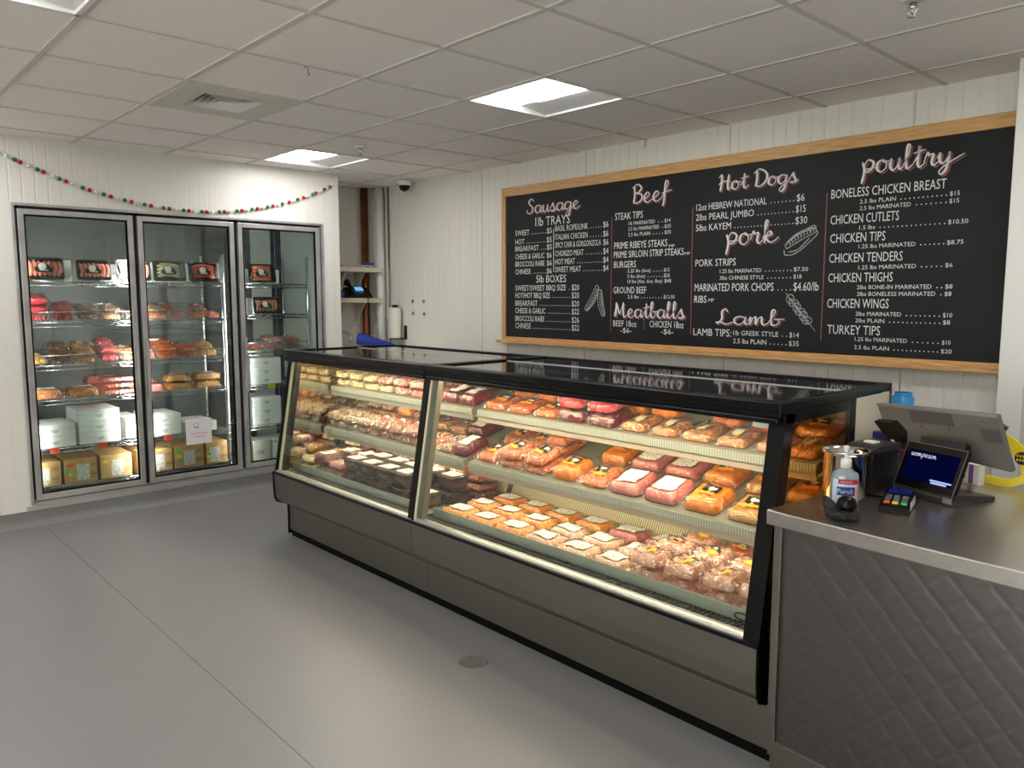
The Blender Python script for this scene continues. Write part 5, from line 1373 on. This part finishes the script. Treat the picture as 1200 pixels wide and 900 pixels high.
curved(-62, 62, .016, .105, 0); curved(-30, 62, .090, .105, 1, .001); curved(-35, 45, .055, .082, 2, .001); curved(48, 62, .016, .085, 3, .001)
plb = lambda u, v, d: (u, -.0262-d*2+u*u*7.0, v)
text_bm(bm, 'Purell', -.021, .062, .042, .014, plb, mi=0, thick=.0012); text_bm(bm, 'ADVANCED', -.012, .0945, .032, .006, plb, mi=0, thick=.0014)
for i in range(3): curved(-20, 34-5*i, .044-i*.008, .0465-i*.008, 4, .001)
link('label', bm, [mat('gel_label', (190,208,222), .4), mat('gel_red', (176,28,56), .4), mat('gel_navy', (38,46,130), .4), mat('gel_orange', (226,150,110), .4), mat('gel_print', (150,60,80), .5)], t, fixn=False)
bm = BM(); lathe(bm, [(.016,.138), (.0165,.162), (.013,.166), (.006,.168), (.006,.19), (.009,.192), (.009,.204), (.001,.206)], 18); tube(bm, [(0,0,.198), (-.0,-.03,.199), (0,-.038,.192)], .005, 8); link('pump', bm, mat('pump_white', (224,222,216), .35), t, smooth=True)
# steel canister
t = thing('steel_canister', 'round polished steel canister beside the end of the meat case', 'canister', (1.583, 2.255, CT))
bm = BM(); lathe(bm, [(.001,0), (.060,0), (.066,.006), (.067,.145), (.071,.150), (.076,.156), (.077,.159), (.074,.160), (.068,.154), (.064,.148), (.063,.01), (.001,.008)], 40); link('body', bm, M_chrome, t)
# black printer
t = thing('receipt_printer', 'black box-shaped receipt printer behind the steel canister', 'printer', (1.592, 2.435, CT), (0,0,R(-12)))
bm = BM(); box(bm, -.055, .055, -.075, .08, 0, .14, bev=.008); link('body', bm, M_black, t)
bm = BM(); prism_x(bm, [(-.082,.138), (.082,.138), (.082,.16), (-.03,.158), (-.082,.146)], -.057, .057); link('lid', bm, mat('printer_lid', (44,42,42), .4), t)
bm = BM(); box(bm, -.03, .01, -.0, .03, .158, .164); link('paper_slip', bm, M_white, t)
# black crumpled bag with a glossy dome scanner
t = thing('black_cloth_bundle', 'crumpled black cloth bundle in front of the sanitizer bottle', 'cloth', (1.690, 2.008, CT))
bm = BM(); bmesh.ops.create_icosphere(bm, subdivisions=4, radius=1)
for v in bm.verts:
    p = v.co.copy(); n_ = 1+.22*noise.noise(p*2.3)+.1*noise.noise(p*5)
    v.co = Vector((p.x*.050*n_, p.y*.040*n_, max(0, .014+p.z*.020*n_)))
link('cloth', bm, mat('black_cloth', (24,24,26), .7), t, smooth=True)
bm = BM(); tube(bm, catmull([(-.03,-.0,.02), (-.040,.0,.035), (-.046,.002,.048), (-.043,.006,.056)], 4), [.02,.02,.019,.018,.017,.016,.016,.015,.013,.012,.010,.007,.004], 10)
for v in bm.verts: v.co += Vector((.004*noise.noise(v.co*60), .004*noise.noise(v.co*70), 0))
link('twisted_end', bm, MATS['black_cloth'], t, smooth=True)
t = thing('glossy_black_dome', 'shiny black dome resting on the black cloth bundle', 'dome', (1.704, 2.008, CT+.0345))
bm = BM(); lathe(bm, [(.027,0), (.029,.005), (.028,.014), (.023,.027), (.013,.034), (.001,.036)], 28); link('shell', bm, M_blackgloss, t)
# card terminal
t = thing('card_terminal', 'black card payment terminal with red, yellow and green keys', 'card terminal', (1.757, 2.25, CT), (0,0,R(14)))
bm = BM(); prism_x(bm, [(-.088,0), (.088,0), (.088,.042), (.02,.04), (-.08,.024), (-.09,.016)], -.042, .042); bmesh.ops.bevel(bm, geom=bm.edges[:], offset=.004, segments=2, affect='EDGES'); link('body', bm, M_blackgloss, t)
def on_t(y): return .024+(y+.08)*.16+.001 if y < .02 else .0412
for i, (c, n_) in enumerate((((220,60,56),'key_red'), ((226,190,50),'key_yellow'), ((50,170,80),'key_green'))):
    bm = BM(); y = -.062; box(bm, -.032+i*.024, -.014+i*.024, y-.006, y+.008, on_t(y)-.002, on_t(y)+.005, bev=.002); link('key', bm, mat(n_, c, .4), t)
bm = BM()
for r_ in range(3):
    for c in range(3): y = -.04+r_*.017; box(bm, -.032+c*.024, -.016+c*.024, y-.005, y+.005, on_t(y)-.002, on_t(y)+.0035, bev=.001)
link('keypad', bm, mat('terminal_keys', (96,98,102), .4), t)
bm = BM(); box(bm, -.032, .032, .022, .078, .041, .0435); link('display', bm, emit('terminal_display', (28,48,120), .35), t)
bm = BM(); box(bm, .0415, .0432, -.055, .06, .008, .032); link('sticker', bm, M_print, t)
# till: screens on one stand
t = thing('till_register', 'black till with a tilted grey operator screen and a lit customer display', 'till', (1.768, 2.41, CT), (0,0,R(-18)))
W2 = .108
bm = BM(); prism_x(bm, [(0,0), (.21,0), (.21,.012), (.02,.036), (0,.03)], -W2, W2); link('base', bm, mat('till_base', (46,46,46), .35), t)
bm = BM(); box(bm, W2-.03, W2+.001, -.002, .0, .008, .026); link('port_plate', bm, mat('port_grey', (140,138,134), .35, .4), t)
ang = R(24)
def tilt(u, v, d):     # customer display: u across, v up the slope, d out of the screen
    return (u, .0+v*math.sin(ang)-d*math.cos(ang), .022+v*math.cos(ang)+d*math.sin(ang))
def slab_t(bm, u0, u1, v0, v1, d0, d1, mi=0):
    vs = [bm.verts.new(tilt(u, v, d)) for u in (u0, u1) for v in (v0, v1) for d in (d0, d1)]
    for f in [(0,1,3,2), (4,6,7,5), (0,4,5,1), (2,3,7,6), (0,2,6,4), (1,5,7,3)]: bm.faces.new([vs[i] for i in f]).material_index = mi
bm = BM(); slab_t(bm, -W2, W2, 0, .165, -.018, 0); cd = link('customer_display', bm, M_blackgloss, t)
bm = BM(); slab_t(bm, -W2, W2, 0, .0022, 0, .0012); slab_t(bm, -W2, W2, .163, .165, 0, .0012); slab_t(bm, -W2, -W2+.002, 0, .165, 0, .0012); slab_t(bm, W2-.002, W2, 0, .165, 0, .0012); link('bezel_edge', bm, mat('bezel_grey', (110,110,110), .3, .5), cd)
bm = BM(); slab_t(bm, -W2+.018, W2-.016, .036, .14, 0, .0006); link('lit_screen', bm, emit('screen_navy', (14,18,84), .2), cd)
BR['w'] = (1.1, [[(0,.6),(.12,.95),(.12,.3),(.3,.0),(.5,.3),(.55,.9),(.55,.3),(.72,0),(.95,.4),(.98,.95),(1.15,.75)]])
BR['n'] = (.95, [[(0,.4),(.14,.95),(.12,.05),(.3,.8),(.5,.95),(.55,.25),(.68,.02),(1.0,.3)]])
bm = BM(); px_ = 0
for c in 'womPeson':
    adv, st = BR[c]
    for q in st: ribbon(bm, catmull([(-.080+(px_+a)*.0118, .118+b*.0105) for a, b in q], 5), .0011, .0008, lambda u, v, d: tilt(u, v, .001+d), .0004)
    px_ += adv
link('screen_lettering', bm, emit('screen_white', (220,222,235), .6), cd, fixn=False)
bm = BM(); slab_t(bm, .015, W2-.018, .045, .050, .0006, .0012); slab_t(bm, .02, .075, .037, .043, .0006, .0012); link('screen_bar', bm, emit('screen_bar', (170,190,255), .8), cd)
bm = BM(); slab_t(bm, -.072, .088, .150, .190, -.03, -.006); link('hinge_block', bm, M_black, t)
bm = BM(); extrude_poly(bm, [tilt(-.06,.06,-.02), tilt(.06,.06,-.02), tilt(.06,.17,-.02), tilt(-.06,.17,-.02)], (0,.06,0)); link('neck', bm, M_black, t)
# operator screen, top edge leaning towards the room
TLc, TRc, BRc, BLc = Vector((1.537,2.60,1.173)), Vector((1.945,2.50,1.186)), Vector((1.981,2.565,1.002)), Vector((1.582,2.625,1.033))
inv = (Matrix.Translation(t.location) @ Matrix.Rotation(R(-18), 4, 'Z')).inverted()
Q = [inv @ p for p in (TLc, TRc, BRc, BLc)]
nrm = (Q[1]-Q[0]).cross(Q[3]-Q[0]).normalized()
if nrm.y < 0: nrm = -nrm
bm = BM(); extrude_poly(bm, Q, nrm*.022); op = link('operator_screen', bm, mat('screen_back_grey', (108,104,100), .38), t)
def pq(u, v, d): return Q[0]+(Q[1]-Q[0])*u+(Q[3]-Q[0])*v-nrm*d
def slab_q(bm, u0, u1, v0, v1, d0, d1):
    vs = [bm.verts.new(pq(u, v, d)) for u in (u0, u1) for v in (v0, v1) for d in (d0, d1)]
    for f in [(0,1,3,2), (4,6,7,5), (0,4,5,1), (2,3,7,6), (0,2,6,4), (1,5,7,3)]: bm.faces.new([vs[i] for i in f])
bm = BM(); slab_q(bm, 0, 1, -.03, .035, -.002, .002); link('bezel_edge', bm, mat('bezel_light', (150,148,144), .3, .4), op)
bm = BM(); slab_q(bm, .28, .64, .06, .36, 0, .0012); link('cover_plate', bm, mat('cover_dark', (84,81,79), .4), op)
bm = BM(); slab_q(bm, .84, .97, .34, .62, 0, .0012); link('side_cover', bm, MATS['cover_dark'], op)
for u in (.345, .58):
    bm = BM(); slab_q(bm, u, u+.012, .42, .45, 0, .002); link('screw', bm, M_chrome, op)
bm = BM(); extrude_poly(bm, [pq(-.03,.38,.0), pq(.14,.36,.0), pq(.2,.62,.0), pq(.16,.92,.0), pq(.07,.98,.0)], -nrm*.03); link('card_reader', bm, M_black, t)
bm = BM(); slab_q(bm, .075, .105, .80, .88, .03, .032); link('reader_sticker', bm, M_white, t)
# little things behind the till
t = thing('small_white_box', 'small white and purple box standing behind the till base', 'box', (1.805, 2.775, CT), (0,0,R(-12)))
bm = BM(); box(bm, -.035, .035, -.02, .02, 0, .075, bev=.002); link('carton', bm, M_white, t)
bm = BM(); box(bm, .0, .016, -.0208, -.02, .004, .072); link('purple_band', bm, mat('box_purple', (110,80,150), .5), t)
bm = BM(); box(bm, -.03, -.012, -.0208, -.02, .02, .05); link('printed_picture', bm, M_lblack, t)
t = thing('blue_carton', 'deep blue carton standing between the printer and the till', 'carton', (1.565, 2.74, CT), (0,0,R(-12)))
bm = BM(); box(bm, -.075, .075, -.05, .05, 0, .155, bev=.003); link('box', bm, mat('carton_blue', (26,34,112), .4), t)
bm = BM(); box(bm, .02, .034, -.0512, -.05, .03, .09); link('printed_panel', bm, M_white, t)
bm = BM(); tube(bm, [(.045+.02*math.cos(R(a)), -.0506, .115+.012*math.sin(R(a))) for a in range(0,360,30)], .003, 5, closed=True); link('printed_ring', bm, mat('carton_red', (180,40,40), .4), t)
t = thing('blue_bag_roll', 'bright blue plastic bag bundle peeking over the end of the meat case', 'bag', (1.525, 2.87, CT))
bm = BM(); lathe(bm, [(.001,0), (.04,0), (.042,.05), (.038,.22), (.041,.27), (.03,.288), (.034,.292), (.001,.285)], 20)
for v in bm.verts:
    f = .010*noise.noise(v.co*30); v.co += Vector((f, f*.6, 0))
link('film', bm, mat('blue_bag_film', (52,140,206), .25), t, smooth=True)
# yellow strap with round emblem
t = thing('yellow_strap', 'yellow padded strap with a round black emblem at the counter end', 'strap', (1.826, 2.82, CT))
M_y = mat('yellow_webbing', (238,214,34), .6, noise_scale=300, bump=.2)
def band(bm, P, w, th):
    n = len(P); A = []
    for i, (p, wd) in enumerate(zip(P, w)):
        a, b = Vector(P[max(0,i-1)]), Vector(P[min(n-1,i+1)]); tdir = (b-a).normalized(); s = tdir.cross(Vector((0,1,0))).normalized()*wd; c = Vector(p)
        A.append([bm.verts.new(c+s), bm.verts.new(c+s+Vector((0,th,0))), bm.verts.new(c-s+Vector((0,th,0))), bm.verts.new(c-s)])
    for X, Y in zip(A, A[1:]):
        for k in range(4): bm.faces.new((X[k], X[(k+1)%4], Y[(k+1)%4], Y[k]))
    bm.faces.new(A[0]); bm.faces.new(A[-1][::-1])
bm = BM(); P = catmull([(-.06,0,.014), (.02,-.012,.0165), (.09,-.01,.016), (.138,0,.05), (.128,.0,.10), (.085,0,.145), (.045,.0,.17), (.02,0,.205), (.012,.01,.228)], 5)
band(bm, P, [.013 if i < 15 else (.022 if i < 30 else .014) for i in range(len(P))], .01); link('webbing', bm, M_y, t)
bm = BM(); lathe(bm, [(.001,-.0035), (.022,-.003), (.023,0)], 24, (.118,-.001,.105), axis='y'); link('emblem', bm, M_lblack, t)
bm = BM()
for zz, wd in ((.113,.014), (.099,.014)):
    for q in range(4): box(bm, .118-.016+q*.009, .118-.016+q*.009+.005, -.0052, -.0046, zz-.004, zz+.004)
link('emblem_mark', bm, M_y, t)
bm = BM(); box(bm, -.018, .018, -.006, .018, -.012, .012, bev=.002, mx=Matrix.Translation((.048,-.004,.205)) @ Matrix.Rotation(R(30), 4, 'Y')); link('buckle', bm, M_black, t)
# cable on the counter
bm = BM(); tube(bm, catmull([(1.60,2.32,CT+.004), (1.65,2.33,CT+.004), (1.69,2.345,CT+.004), (1.70,2.40,CT+.004), (1.69,2.46,CT+.004)], 6), .0035, 6)
tag(link('cable', bm, M_rubber), 'thin black cable lying between the printer and the till', 'cable')
